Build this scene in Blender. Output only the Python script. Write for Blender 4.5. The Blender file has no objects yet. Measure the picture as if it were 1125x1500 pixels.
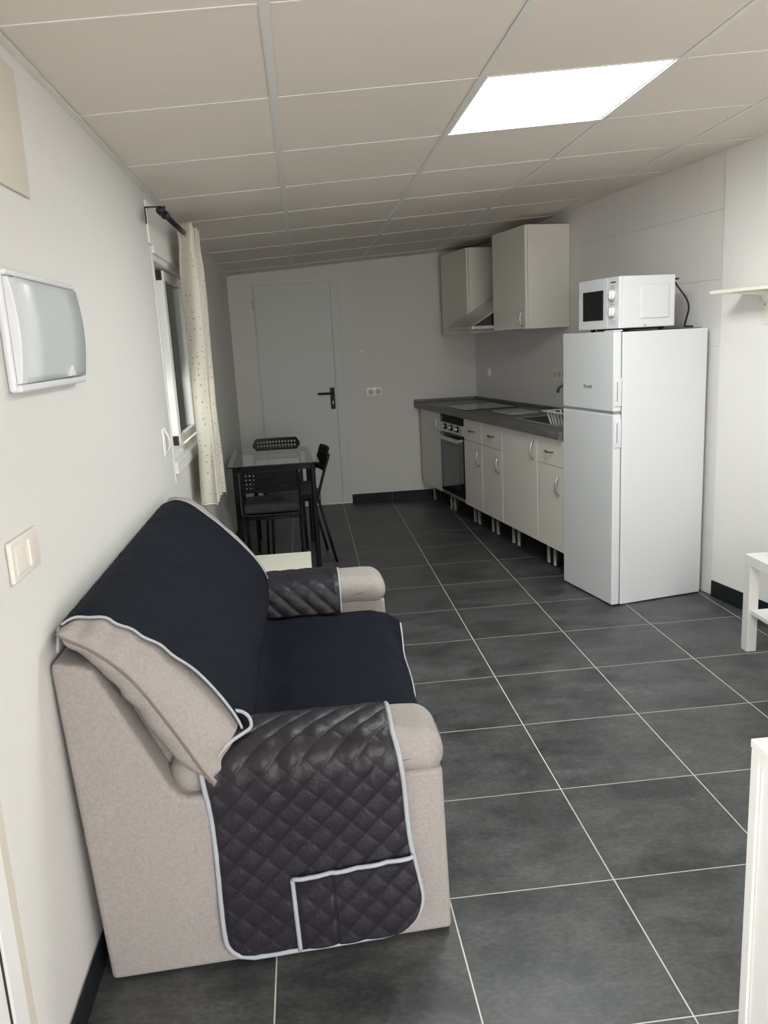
import bpy, bmesh, math, random
from mathutils import Vector, Matrix, noise

random.seed(7)
C = bpy.context.scene.collection
SC = bpy.context.scene

# ------------------------------------------------------------------ camera
def make_camera():
    p, y, r = 0.212310442, -0.0912078163, -0.0529037359
    cy, sy, cp, sp, cr, sr = math.cos(y), math.sin(y), math.cos(p), math.sin(p), math.cos(r), math.sin(r)
    f = Vector((-sy*cp, cy*cp, -sp)); rt = Vector((cy, sy, 0)); up = rt.cross(f)
    right = rt*cr + up*sr
    upv = -rt*sr + up*cr
    cam = bpy.data.cameras.new('camera')
    cam.sensor_fit = 'VERTICAL'; cam.sensor_height = 36.0
    cam.lens = 1170.925*36.0/1500.0
    cam.clip_start = 0.02
    o = bpy.data.objects.new('camera', cam); C.objects.link(o)
    m = Matrix((right, upv, -f)).transposed().to_4x4()
    m.translation = Vector((-0.2864, -1.3820, 1.4534))
    o.matrix_world = m
    SC.camera = o
make_camera()

# ------------------------------------------------------------------ world, light, exposure
WORLD_STRENGTH = 6.6
LED_STRENGTH = 32.0
SUN_STRENGTH = 9.0
w = bpy.data.worlds.new('world'); SC.world = w; w.use_nodes = True
bg = w.node_tree.nodes['Background']
bg.inputs['Color'].default_value = (0.98, 0.97, 0.97, 1); bg.inputs['Strength'].default_value = WORLD_STRENGTH
SC.view_settings.view_transform = 'Standard'; SC.view_settings.look = 'None'
SC.view_settings.gamma = 1.0; SC.view_settings.use_curve_mapping = False
SC.view_settings.exposure = 0.13

sl = bpy.data.lights.new('sun', 'SUN'); sl.energy = SUN_STRENGTH; sl.angle = math.radians(0.6); sl.color = (1.0, 0.95, 0.88)
so = bpy.data.objects.new('sun', sl); C.objects.link(so)
so.rotation_euler = Vector((0.60, -0.25, -0.75)).to_track_quat('-Z', 'Y').to_euler()   # sun from the left, on the terrace and into the window

def portal(name, loc, rot, sx, sy):
    l = bpy.data.lights.new(name, 'AREA'); l.shape = 'RECTANGLE'; l.size = sx; l.size_y = sy
    l.energy = 1.0; l.cycles.is_portal = True
    o = bpy.data.objects.new(name, l); C.objects.link(o); o.location = loc; o.rotation_euler = rot
portal('front_daylight_portal', (0.675, -2.12, 1.03), (math.radians(90), 0, 0), 2.05, 2.06)
portal('side_daylight_portal', (-1.14, -0.85, 1.03), (0, math.radians(-90), 0), 2.06, 1.4)
portal('window_daylight_portal', (-1.12, 2.75, 1.42), (0, math.radians(-90), 0), 1.0, 1.1)

# ------------------------------------------------------------------ materials
def principled(name):
    m = bpy.data.materials.new(name); m.use_nodes = True
    return m, m.node_tree.nodes, m.node_tree.links, m.node_tree.nodes['Principled BSDF']

def mat(name, col, rough=0.5, metal=0.0, bump=0.0, bscale=60.0, var=0.0, vscale=6.0, spec=0.5, sheen=0.0, coat=0.0, stretch=None, bdist=0.002):
    m, N, L, P = principled(name)
    P.inputs['Base Color'].default_value = (*col, 1)
    P.inputs['Roughness'].default_value = rough; P.inputs['Metallic'].default_value = metal
    P.inputs['Specular IOR Level'].default_value = spec
    P.inputs['Sheen Weight'].default_value = sheen; P.inputs['Coat Weight'].default_value = coat
    tc = N.new('ShaderNodeTexCoord'); src = tc.outputs['Object']
    if stretch:
        mp = N.new('ShaderNodeMapping'); mp.inputs['Scale'].default_value = stretch
        L.new(src, mp.inputs['Vector']); src = mp.outputs['Vector']
    if var > 0:
        n = N.new('ShaderNodeTexNoise'); n.inputs['Scale'].default_value = vscale; n.inputs['Detail'].default_value = 5
        L.new(src, n.inputs['Vector'])
        mx = N.new('ShaderNodeMix'); mx.data_type = 'RGBA'
        mx.inputs['A'].default_value = (*[c*(1-var) for c in col], 1)
        mx.inputs['B'].default_value = (*[min(1, c*(1+var)) for c in col], 1)
        L.new(n.outputs['Fac'], mx.inputs['Factor']); L.new(mx.outputs['Result'], P.inputs['Base Color'])
    if bump > 0:
        n2 = N.new('ShaderNodeTexNoise'); n2.inputs['Scale'].default_value = bscale; n2.inputs['Detail'].default_value = 4
        L.new(src, n2.inputs['Vector'])
        b = N.new('ShaderNodeBump'); b.inputs['Strength'].default_value = bump; b.inputs['Distance'].default_value = bdist
        L.new(n2.outputs['Fac'], b.inputs['Height']); L.new(b.outputs['Normal'], P.inputs['Normal'])
    return m

M = {}
M['wall'] = mat('white_plaster_dimmed', (0.645, 0.637, 0.61), 0.85, bump=0.35, bscale=45, var=0.02, vscale=3, bdist=0.004)  # plaster darkened in colour, so the left wall looks less strongly lit
M['wall_right'] = mat('white_plaster_lit', (0.79, 0.775, 0.745), 0.85, bump=0.35, bscale=45, var=0.02, vscale=3, bdist=0.004)  # same plaster made paler, standing in for brighter light on the right
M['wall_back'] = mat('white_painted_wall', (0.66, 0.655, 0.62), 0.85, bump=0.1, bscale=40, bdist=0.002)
M['wall_tile'] = mat('white_glazed_tile', (0.735, 0.715, 0.69), 0.32, spec=0.4, var=0.015, vscale=4)
M['tile_joint'] = mat('pale_tile_joint', (0.76, 0.75, 0.72), 0.8)
M['ceiling_panel'] = mat('ceiling_gypsum_panel', (0.76, 0.70, 0.63), 0.75, bump=0.15, bscale=30, var=0.03, vscale=5, stretch=(1, 8, 1))
M['ceiling_bar'] = mat('ceiling_white_bar', (0.74, 0.73, 0.70), 0.45)
M['ceiling_void'] = mat('ceiling_void_grey', (0.3, 0.29, 0.27), 0.9)
M['grout'] = mat('pale_grout', (0.62, 0.60, 0.53), 0.9, bump=0.2, bscale=200)
M['baseboard'] = mat('dark_slate_baseboard', (0.011, 0.013, 0.015), 0.5, spec=0.2, var=0.3, vscale=10)
M['terrace'] = mat('pale_terrace_paving', (0.58, 0.53, 0.47), 0.8, var=0.1)
M['white_lacquer'] = mat('white_lacquer', (0.72, 0.70, 0.67), 0.35)
M['cream_lacquer'] = mat('cream_lacquer', (0.78, 0.76, 0.66), 0.35)
M['cabinet'] = mat('off_white_melamine', (0.75, 0.725, 0.65), 0.42, var=0.015)
M['cabinet_edge'] = mat('white_melamine_edge', (0.78, 0.755, 0.69), 0.4)
M['fridge'] = mat('white_enamel', (0.68, 0.69, 0.70), 0.3)
M['fridge_grey'] = mat('grey_gasket', (0.25, 0.26, 0.26), 0.5)
M['white_plastic'] = mat('white_plastic', (0.84, 0.83, 0.80), 0.35)
M['switch'] = mat('ivory_plastic', (0.74, 0.70, 0.64), 0.35)
M['cover'] = mat('beige_cover_plate', (0.60, 0.56, 0.48), 0.6)
M['panel_white'] = mat('cool_white_plastic', (0.70, 0.72, 0.75), 0.35)
M['panel_grey'] = mat('blue_grey_cover', (0.56, 0.60, 0.61), 0.3)
M['steel'] = mat('brushed_steel', (0.55, 0.55, 0.54), 0.32, metal=1.0, bump=0.05, bscale=300, stretch=(1, 1, 30))
M['steel_dark'] = mat('steel_dull', (0.36, 0.36, 0.35), 0.4, metal=1.0)
M['chrome'] = mat('chrome', (0.75, 0.75, 0.75), 0.12, metal=1.0)
M['nickel'] = mat('dark_nickel', (0.22, 0.215, 0.21), 0.35, metal=1.0)
M['black_glass'] = mat('black_glass', (0.008, 0.009, 0.010), 0.06, spec=0.6)
M['oven_window'] = mat('oven_window_glass', (0.035, 0.045, 0.048), 0.08, spec=0.7)
M['black_metal'] = mat('black_painted_metal', (0.007, 0.008, 0.010), 0.5, spec=0.25)
M['black_plastic'] = mat('black_plastic', (0.007, 0.008, 0.010), 0.5, spec=0.3)
M['sofa_seam'] = mat('sofa_seam_shade', (0.17, 0.15, 0.135), 0.95)  # sofa fabric darkened along its seams, crease shade put into the colour
M['black'] = mat('matt_black', (0.008, 0.008, 0.009), 0.7)
M['navy_rod'] = mat('black_iron', (0.010, 0.010, 0.016), 0.35, metal=0.3)
M['alu'] = mat('white_aluminium', (0.78, 0.78, 0.76), 0.35)
M['seal'] = mat('black_brush_seal', (0.02, 0.02, 0.022), 0.8)
M['shutter'] = mat('shutter_slat_grey', (0.12, 0.12, 0.13), 0.6)
M['door'] = mat('door_grey_white', (0.60, 0.625, 0.595), 0.55)
M['ink'] = mat('dark_grey_print', (0.05, 0.05, 0.055), 0.5)
M['print'] = mat('grey_print', (0.30, 0.31, 0.31), 0.5)
M['seat_pad'] = mat('charcoal_fabric', (0.028, 0.028, 0.033), 0.95, bump=0.4, bscale=220, var=0.25, vscale=30)
M['sofa'] = mat('greige_sofa_fabric', (0.315, 0.288, 0.267), 0.95, bump=0.5, bscale=300, var=0.24, vscale=130)
M['navy'] = mat('navy_cover_fabric', (0.0062, 0.0078, 0.0140), 0.8, bump=0.35, bscale=260, var=0.15, vscale=20, spec=0.14)
M['navy_side'] = mat('black_quilted_fabric', (0.0165, 0.0140, 0.0195), 0.46, bump=0.6, bscale=120, var=0.3, vscale=26, spec=0.36)
M['fold'] = mat('grey_cover_backing', (0.22, 0.22, 0.225), 0.85)
M['piping'] = mat('silver_grey_piping', (0.36, 0.385, 0.41), 0.7, bump=0.3, bscale=300)
M['board'] = mat('grey_cutting_board', (0.40, 0.40, 0.38), 0.5)

def mat_floor_tile():
    m, N, L, P = principled('dark_slate_tile')
    tc = N.new('ShaderNodeTexCoord'); oi = N.new('ShaderNodeObjectInfo')
    comb = N.new('ShaderNodeCombineXYZ')
    mul = N.new('ShaderNodeMath'); mul.operation = 'MULTIPLY'; mul.inputs[1].default_value = 57.0
    L.new(oi.outputs['Random'], mul.inputs[0])
    L.new(mul.outputs[0], comb.inputs[0]); L.new(mul.outputs[0], comb.inputs[1]); L.new(mul.outputs[0], comb.inputs[2])
    add = N.new('ShaderNodeVectorMath'); add.operation = 'ADD'
    L.new(tc.outputs['Object'], add.inputs[0]); L.new(comb.outputs[0], add.inputs[1])
    mp = N.new('ShaderNodeMapping'); mp.inputs['Scale'].default_value = (1.0, 1.7, 1.0)
    mp.inputs['Rotation'].default_value = (0, 0, 0.25)
    L.new(add.outputs[0], mp.inputs['Vector'])
    n1 = N.new('ShaderNodeTexNoise'); n1.inputs['Scale'].default_value = 4.2; n1.inputs['Detail'].default_value = 10; n1.inputs['Roughness'].default_value = 0.72; n1.inputs['Distortion'].default_value = 0.25
    L.new(mp.outputs['Vector'], n1.inputs['Vector'])
    r = N.new('ShaderNodeValToRGB')
    r.color_ramp.elements[0].position = 0.36; r.color_ramp.elements[0].color = (0.030, 0.033, 0.0335, 1)
    r.color_ramp.elements[1].position = 0.68; r.color_ramp.elements[1].color = (0.098, 0.100, 0.100, 1)
    L.new(n1.outputs['Fac'], r.inputs['Fac'])
    n3 = N.new('ShaderNodeTexNoise'); n3.inputs['Scale'].default_value = 60; n3.inputs['Detail'].default_value = 6
    L.new(mp.outputs['Vector'], n3.inputs['Vector'])
    mx = N.new('ShaderNodeMix'); mx.data_type = 'RGBA'; mx.blend_type = 'OVERLAY'; mx.inputs['Factor'].default_value = 0.6
    L.new(r.outputs['Color'], mx.inputs['A']); L.new(n3.outputs['Fac'], mx.inputs['B'])
    L.new(mx.outputs['Result'], P.inputs['Base Color'])
    rr = N.new('ShaderNodeMapRange'); rr.inputs['To Min'].default_value = 0.30; rr.inputs['To Max'].default_value = 0.52
    L.new(n1.outputs['Fac'], rr.inputs['Value']); L.new(rr.outputs['Result'], P.inputs['Roughness'])
    P.inputs['Specular IOR Level'].default_value = 0.42
    b = N.new('ShaderNodeBump'); b.inputs['Strength'].default_value = 0.12; b.inputs['Distance'].default_value = 0.002
    L.new(n3.outputs['Fac'], b.inputs['Height']); L.new(b.outputs['Normal'], P.inputs['Normal'])
    return m
M['floor_tile'] = mat_floor_tile()

def mat_counter():
    m, N, L, P = principled('grey_wood_grain_worktop')
    tc = N.new('ShaderNodeTexCoord')
    mp = N.new('ShaderNodeMapping'); mp.inputs['Scale'].default_value = (2.0, 26.0, 26.0)
    L.new(tc.outputs['Object'], mp.inputs['Vector'])
    n = N.new('ShaderNodeTexNoise'); n.inputs['Scale'].default_value = 3.0; n.inputs['Detail'].default_value = 8; n.inputs['Distortion'].default_value = 0.6
    L.new(mp.outputs['Vector'], n.inputs['Vector'])
    r = N.new('ShaderNodeValToRGB')
    r.color_ramp.elements[0].position = 0.3; r.color_ramp.elements[0].color = (0.085, 0.080, 0.074, 1)
    r.color_ramp.elements[1].position = 0.75; r.color_ramp.elements[1].color = (0.20, 0.19, 0.178, 1)
    L.new(n.outputs['Fac'], r.inputs['Fac']); L.new(r.outputs['Color'], P.inputs['Base Color'])
    P.inputs['Roughness'].default_value = 0.42
    return m
M['counter'] = mat_counter()

def mat_glass(name, tint, rough=0.0):
    m, N, L, P = principled(name)
    P.inputs['Base Color'].default_value = (*tint, 1); P.inputs['Roughness'].default_value = rough
    P.inputs['Transmission Weight'].default_value = 1.0; P.inputs['IOR'].default_value = 1.45
    return m
M['table_glass'] = mat_glass('table_glass', (0.90, 0.95, 0.93))
def mat_pane():
    m = bpy.data.materials.new('window_glass'); m.use_nodes = True; N = m.node_tree.nodes; L = m.node_tree.links
    N.clear(); o = N.new('ShaderNodeOutputMaterial'); t = N.new('ShaderNodeBsdfTransparent'); g_ = N.new('ShaderNodeBsdfGlossy'); f = N.new('ShaderNodeFresnel'); x = N.new('ShaderNodeMixShader')
    t.inputs['Color'].default_value = (0.93, 0.95, 0.95, 1); g_.inputs['Roughness'].default_value = 0.02; f.inputs['IOR'].default_value = 1.45
    L.new(f.outputs[0], x.inputs[0]); L.new(t.outputs[0], x.inputs[1]); L.new(g_.outputs[0], x.inputs[2]); L.new(x.outputs[0], o.inputs['Surface']); return m
M['pane_glass'] = mat_pane()

def mat_emit(name, col, s):
    m = bpy.data.materials.new(name); m.use_nodes = True; N = m.node_tree.nodes; L = m.node_tree.links
    N.clear(); e = N.new('ShaderNodeEmission'); o = N.new('ShaderNodeOutputMaterial')
    e.inputs['Color'].default_value = (*col, 1); e.inputs['Strength'].default_value = s
    L.new(e.outputs[0], o.inputs['Surface']); return m
M['led'] = mat_emit('led_diffuser', (0.94, 1.0, 0.99), LED_STRENGTH)

def mat_curtain():
    m, N, L, P = principled('cream_dotted_curtain')
    uv = N.new('ShaderNodeTexCoord')
    v = N.new('ShaderNodeTexVoronoi'); v.feature = 'F1'; v.inputs['Scale'].default_value = 38.0; v.inputs['Randomness'].default_value = 0.35
    L.new(uv.outputs['UV'], v.inputs['Vector'])
    r = N.new('ShaderNodeValToRGB')
    r.color_ramp.elements[0].position = 0.13; r.color_ramp.elements[0].color = (0.22, 0.21, 0.20, 1)
    r.color_ramp.elements[1].position = 0.19; r.color_ramp.elements[1].color = (0.82, 0.79, 0.70, 1)
    L.new(v.outputs['Distance'], r.inputs['Fac']); L.new(r.outputs['Color'], P.inputs['Base Color'])
    P.inputs['Roughness'].default_value = 0.9
    t = N.new('ShaderNodeBsdfTranslucent'); t.inputs['Color'].default_value = (0.85, 0.82, 0.72, 1)
    mx = N.new('ShaderNodeMixShader'); mx.inputs['Fac'].default_value = 0.35
    out = N['Material Output']
    L.new(P.outputs[0], mx.inputs[1]); L.new(t.outputs[0], mx.inputs[2]); L.new(mx.outputs[0], out.inputs['Surface'])
    return m
M['curtain'] = mat_curtain()

# ------------------------------------------------------------------ mesh helpers
class MB:
    def __init__(self): self.v = []; self.f = []; self.uv = None
    def add(self, vs, fs):
        n = len(self.v); self.v += [tuple(p) for p in vs]; self.f += [tuple(i+n for i in f) for f in fs]; return self
    def box(self, x0, x1, y0, y1, z0, z1):
        vs = [(x, y, z) for z in (z0, z1) for y in (y0, y1) for x in (x0, x1)]
        return self.add(vs, [(0, 2, 3, 1), (4, 5, 7, 6), (0, 1, 5, 4), (2, 6, 7, 3), (0, 4, 6, 2), (1, 3, 7, 5)])
    def prism(self, poly, axis, a, b):
        # poly: 2D points; axis: 'x','y','z' extrusion axis
        def P(p, h):
            if axis == 'z': return (p[0], p[1], h)
            if axis == 'y': return (p[0], h, p[1])
            return (h, p[0], p[1])
        n = len(poly)
        vs = [P(p, a) for p in poly] + [P(p, b) for p in poly]
        fs = [tuple(range(n))[::-1], tuple(range(n, 2*n))] + [(i, (i+1) % n, n+(i+1) % n, n+i) for i in range(n)]
        return self.add(vs, fs)
    def prism_z(self, poly, zlo, zhi):
        # zlo, zhi functions of (x, y)
        n = len(poly)
        vs = [(p[0], p[1], zlo(*p)) for p in poly] + [(p[0], p[1], zhi(*p)) for p in poly]
        fs = [tuple(range(n))[::-1], tuple(range(n, 2*n))] + [(i, (i+1) % n, n+(i+1) % n, n+i) for i in range(n)]
        return self.add(vs, fs)
    def tube(self, pts, r, n=8, caps=True, flat=1.0):
        pts = [Vector(p) for p in pts]; rings = []
        up = Vector((0, 0, 1))
        t0 = (pts[1]-pts[0]).normalized()
        if abs(t0.dot(up)) > 0.9: up = Vector((0, 1, 0))
        a = t0.cross(up).normalized()
        for i, p in enumerate(pts):
            t = ((pts[min(i+1, len(pts)-1)]-p).normalized() + (p-pts[max(i-1, 0)]).normalized())
            t = t.normalized() if t.length > 1e-9 else t0
            a = (a - t*a.dot(t)).normalized(); b = t.cross(a)
            rr = r[i] if isinstance(r, (list, tuple)) else r
            rings.append([p + a*math.cos(2*math.pi*k/n)*rr + b*math.sin(2*math.pi*k/n)*rr*flat for k in range(n)])
        vs = [q for ring in rings for q in ring]; fs = []
        for i in range(len(pts)-1):
            for k in range(n):
                fs.append((i*n+k, i*n+(k+1) % n, (i+1)*n+(k+1) % n, (i+1)*n+k))
        if caps:
            fs.append(tuple(range(n))[::-1]); fs.append(tuple((len(pts)-1)*n+k for k in range(n)))
        return self.add(vs, fs)
    def cyl(self, p0, p1, r, n=14): return self.tube([p0, p1], r, n)
    def lathe(self, prof, n=20, c=(0, 0, 0), axis='z'):
        vs = []
        for r, h in prof:
            for k in range(n):
                x, y = r*math.cos(2*math.pi*k/n), r*math.sin(2*math.pi*k/n)
                v = (x, y, h) if axis == 'z' else ((x, h, y) if axis == 'y' else (h, x, y))
                vs.append((v[0]+c[0], v[1]+c[1], v[2]+c[2]))
        fs = []
        for i in range(len(prof)-1):
            for k in range(n):
                fs.append((i*n+k, i*n+(k+1) % n, (i+1)*n+(k+1) % n, (i+1)*n+k))
        fs.append(tuple(range(n))[::-1]); fs.append(tuple((len(prof)-1)*n+k for k in range(n)))
        return self.add(vs, fs)
    def rbox(self, c, s, r, seg=4, fn=None, div=1):
        # rounded box: centre c, full size s, corner radius r
        h = [x/2 for x in s]; r = min(r, *h)
        def axis_pts(H):
            i = H-r; out = []
            for k in range(seg+1):
                out.append(-i - r*math.cos(k/seg*math.pi/2) if False else -H + r*(1-math.cos(k/seg*math.pi/2)) if False else -i-r*(1-k/seg))
            for k in range(1, div+1): out.append(-i+2*i*k/div)
            for k in range(1, seg+1): out.append(i+r*k/seg)
            res = []
            for x in out:
                if not res or abs(x-res[-1]) > 1e-7: res.append(x)
            return res
        ax = [axis_pts(H) for H in h]
        def proj(p):
            q = [max(-(h[k]-r), min(h[k]-r, p[k])) for k in range(3)]
            # map cube-shell offset to sphere
            d = [(p[k]-q[k])/r for k in range(3)]
            x2, y2, z2 = d[0]**2, d[1]**2, d[2]**2
            s_ = [d[0]*math.sqrt(max(0, 1-y2/2-z2/2+y2*z2/3)), d[1]*math.sqrt(max(0, 1-z2/2-x2/2+z2*x2/3)), d[2]*math.sqrt(max(0, 1-x2/2-y2/2+x2*y2/3))]
            o = Vector([q[k]+s_[k]*r for k in range(3)])
            o = o + Vector(c)
            return fn(o) if fn else o
        idx = {}; vs = []; fs = []
        def V(p):
            key = tuple(round(x, 6) for x in p)
            if key not in idx: idx[key] = len(vs); vs.append(tuple(proj(p)))
            return idx[key]
        for a in range(3):
            b, d = (a+1) % 3, (a+2) % 3
            for sgn in (-1, 1):
                for i in range(len(ax[b])-1):
                    for j in range(len(ax[d])-1):
                        quad = []
                        for (ii, jj) in ((i, j), (i+1, j), (i+1, j+1), (i, j+1)):
                            p = [0, 0, 0]; p[a] = sgn*h[a]; p[b] = ax[b][ii]; p[d] = ax[d][jj]; quad.append(V(p))
                        fs.append(tuple(quad) if sgn > 0 else tuple(quad[::-1]))
        return self.add(vs, fs)
    def grid(self, fn, nu, nv, close_u=False, uvfn=None):
        vs = [fn(i/nu, j/nv) for j in range(nv+1) for i in range(nu + (0 if close_u else 1))]
        w_ = nu if close_u else nu+1; fs = []
        for j in range(nv):
            for i in range(nu):
                a, b = i, (i+1) % w_ if close_u else i+1
                fs.append((j*w_+a, j*w_+b, (j+1)*w_+b, (j+1)*w_+a))
        if uvfn: self.uv = [uvfn(i/nu, j/nv) for j in range(nv+1) for i in range(w_)]
        return self.add(vs, fs)
    def mesh(self, name, m, smooth=False):
        me = bpy.data.meshes.new(name); me.from_pydata(self.v, [], self.f)
        if self.uv:
            l = me.uv_layers.new(name='UVMap')
            for lp in me.loops: l.data[lp.index].uv = self.uv[lp.vertex_index]
        bm = bmesh.new(); bm.from_mesh(me); bmesh.ops.recalc_face_normals(bm, faces=bm.faces); bm.to_mesh(me); bm.free()
        me.materials.append(m)
        if smooth: me.polygons.foreach_set('use_smooth', [True]*len(me.polygons))
        me.update(); return me
    def build(self, name, m, parent=None, smooth=False, bevel=0.0, seg=2, solid=0.0, loc=None, rotz=0.0):
        o = bpy.data.objects.new(name, self.mesh(name, m, smooth)); C.objects.link(o)
        if parent: o.parent = parent
        if loc: o.location = loc
        if rotz: o.rotation_euler = (0, 0, rotz)
        if solid: md = o.modifiers.new('thickness', 'SOLIDIFY'); md.thickness = solid; md.offset = 0
        if bevel:
            md = o.modifiers.new('bevel', 'BEVEL'); md.width = bevel; md.segments = seg; md.limit_method = 'ANGLE'; md.angle_limit = math.radians(40)
        return o

def tag(o, label=None, cat=None, group=None, kind=None):
    if label: o['label'] = label
    if cat: o['category'] = cat
    if group: o['group'] = group
    if kind: o['kind'] = kind
    return o
def thing(name, label, cat, loc=(0, 0, 0), rotz=0.0, group=None):
    o = bpy.data.objects.new(name, None); C.objects.link(o); o.empty_display_size = 0.1
    o.location = loc; o.rotation_euler = (0, 0, rotz)
    return tag(o, label, cat, group)
def struct(o): o['kind'] = 'structure'; return o
def copy_tree(o, parent=None):
    c = o.copy(); C.objects.link(c)
    if parent: c.parent = parent
    for ch in list(o.children): copy_tree(ch, c)
    return c
def clip(poly, planes):
    # planes: (nx, ny, d) keep nx*x+ny*y <= d
    for nx, ny, d in planes:
        out = []
        for i in range(len(poly)):
            a, b = poly[i], poly[(i+1) % len(poly)]
            da, db = nx*a[0]+ny*a[1]-d, nx*b[0]+ny*b[1]-d
            if da <= 0: out.append(a)
            if da*db < 0:
                t = da/(da-db); out.append((a[0]+(b[0]-a[0])*t, a[1]+(b[1]-a[1])*t))
        poly = out
        if len(poly) < 3: return []
    return poly
def area(poly): return abs(sum(poly[i][0]*poly[(i+1) % len(poly)][1]-poly[(i+1) % len(poly)][0]*poly[i][1] for i in range(len(poly))))/2

# ------------------------------------------------------------------ room shell
XL, YB, YF = -0.875, 5.84, -1.90
SLOPE = 0.175
def xr(y): return 1.845 - SLOPE*(y-2.6)
ROOM = [(-1, 0, -XL), (0, 1, YB), (0, -1, -YF), (1, SLOPE, 1.845+SLOPE*2.6)]
def zc(x, y): return 2.178 + 0.065*x - 0.012*y          # underside of the ceiling
WH = 2.62                                               # top of the walls, above the hung ceiling
T = 0.45

floor = struct(MB().prism([(XL, YF), (xr(YF), YF), (xr(YB), YB), (XL, YB)], 'z', -0.06, -0.0006).build('floor', M['grout']))
full_tile = {}
g = 0.0019
for i in range(-2, 7):
    for j in range(-5, 13):
        x0, x1, y0, y1 = i*T+g, (i+1)*T-g, j*T+g, (j+1)*T-g
        rect = [(x0, y0), (x1, y0), (x1, y1), (x0, y1)]
        p = clip(rect, [(a, b, d-0.001*math.hypot(a, b)) for a, b, d in ROOM])
        if not p or area(p) < 2e-4: continue
        cx, cy = (i+.5)*T, (j+.5)*T
        if area(p) > area(rect)*0.999 and full_tile:
            o = bpy.data.objects.new('tile', full_tile['m']); C.objects.link(o); o.parent = floor; o.location = (cx, cy, 0)
        else:
            mb = MB().prism([(a-cx, b-cy) for a, b in p], 'z', -0.008, 0.0)
            o = mb.build('tile', M['floor_tile'], floor, loc=(cx, cy, 0))
            if area(p) > area(rect)*0.999: full_tile['m'] = o.data

struct(MB().prism([(-7, -9), (8, -9), (8, YF-0.225), (XL-0.255, YF-0.225), (XL-0.255, 8), (-7, 8)], 'z', -0.20, -0.02).build('terrace', M['terrace']))
# left wall with the window hole
WY0, WY1, WZ0, WZ1 = 2.17, 3.24, 0.955, 1.875
wl = MB()
wl.box(XL-0.25, XL, -0.03, WY0, -0.06, WH); wl.box(XL-0.25, XL, YF, -1.62, -0.06, WH); wl.box(XL-0.25, XL, -1.62, -0.03, 2.045, WH); wl.box(XL-0.25, XL, WY1, YB+0.2, -0.06, WH)
wl.box(XL-0.25, XL, WY0, WY1, -0.06, WZ0); wl.box(XL-0.25, XL, WY0, WY1, WZ1, WH)
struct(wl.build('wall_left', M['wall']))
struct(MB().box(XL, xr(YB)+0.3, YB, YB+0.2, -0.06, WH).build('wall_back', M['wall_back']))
# right wall: near part plastered, kitchen part tiled
YS = 2.585
wr = struct(MB().prism([(xr(YF), YF), (xr(YF)+0.3, YF), (xr(YB)+0.3, YB), (xr(YB), YB)], 'z', -0.06, WH).build('wall_right', M['tile_joint']))
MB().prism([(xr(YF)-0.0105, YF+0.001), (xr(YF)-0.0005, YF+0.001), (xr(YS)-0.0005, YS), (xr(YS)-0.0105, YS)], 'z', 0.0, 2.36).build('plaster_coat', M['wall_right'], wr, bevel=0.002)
wall_ang = math.atan2(-1, SLOPE)                 # local x runs towards the camera along the wall, local y into the wall
LK = math.hypot(1, SLOPE)
def wall_point(s, t, z=0.0):                      # s from the back corner towards the camera, t out from the wall
    y = YB - s/LK
    n = Vector((-1/LK, -SLOPE/LK))
    return Vector((xr(y)+n.x*t, y+n.y*t, z))
smax = (YB-YS)*LK
s0 = 1.105 - 0.4*3
k = 0
for i in range(-1, 12):
    a, b = s0+0.4*i, s0+0.4*(i+1)
    a, b = max(a, 0.004), min(b, smax-0.002)
    if b-a < 0.01: continue
    for j in range(-1, 10):
        z0, z1 = 0.995-0.334*3+0.334*j, 0.995-0.334*3+0.334*(j+1)
        z0 = max(z0, 0.002); z1 = min(z1, 2.33)
        if z1-z0 < 0.02: continue
        p0 = wall_point(a, 0)
        MB().box(0.0006, (b-a)-0.0006, -0.004, -0.0005, z0+0.0006, z1-0.0006).build('tile', M['wall_tile'], wr, bevel=0.0005, seg=1, loc=(p0.x, p0.y, 0), rotz=wall_ang)
# front wall behind the camera with its wide open doorway
FX0, FX1 = -0.35, 1.70
wf = MB()
wf.box(XL-0.25, FX0, YF-0.22, YF, -0.06, WH)
wf.box(FX1, xr(YF)+0.3, YF-0.22, YF, -0.06, WH)
wf.box(FX0, FX1, YF-0.22, YF, 2.06, WH)
struct(wf.build('wall_front', M['wall']))
# glazed aluminium door in the left wall beside the camera
df = struct(MB().box(XL-0.012, XL-0.001, -0.061, -0.0305, 0.0, 2.045).build('door_2', M['cover']))
MB().box(XL-0.06, XL+0.0005, -0.118, -0.0615, 0.0, 2.045).build('jamb', M['alu'], df, bevel=0.002)
MB().box(XL-0.05, XL-0.004, -0.128, -0.1185, 0.0, 2.045).build('gasket', M['seal'], df)
lf = MB()
lf.box(XL-0.055, XL-0.003, -0.210, -0.1285, 0.0, 2.0); lf.box(XL-0.055, XL-0.003, -1.62, -1.54, 0.0, 2.0)
lf.box(XL-0.055, XL-0.003, -1.54, -0.210, 0.0, 0.09); lf.box(XL-0.055, XL-0.003, -1.54, -0.210, 1.92, 2.0)
lfo = lf.build('door_leaf', M['alu'], df, bevel=0.002)
MB().box(XL-0.032, XL-0.026, -1.54, -0.210, 0.09, 1.92).build('pane', M['pane_glass'], lfo)
MB().box(XL-0.06, XL-0.001, -1.62, -0.1285, 2.0005, 2.045).build('head', M['alu'], df, bevel=0.002)

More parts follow.
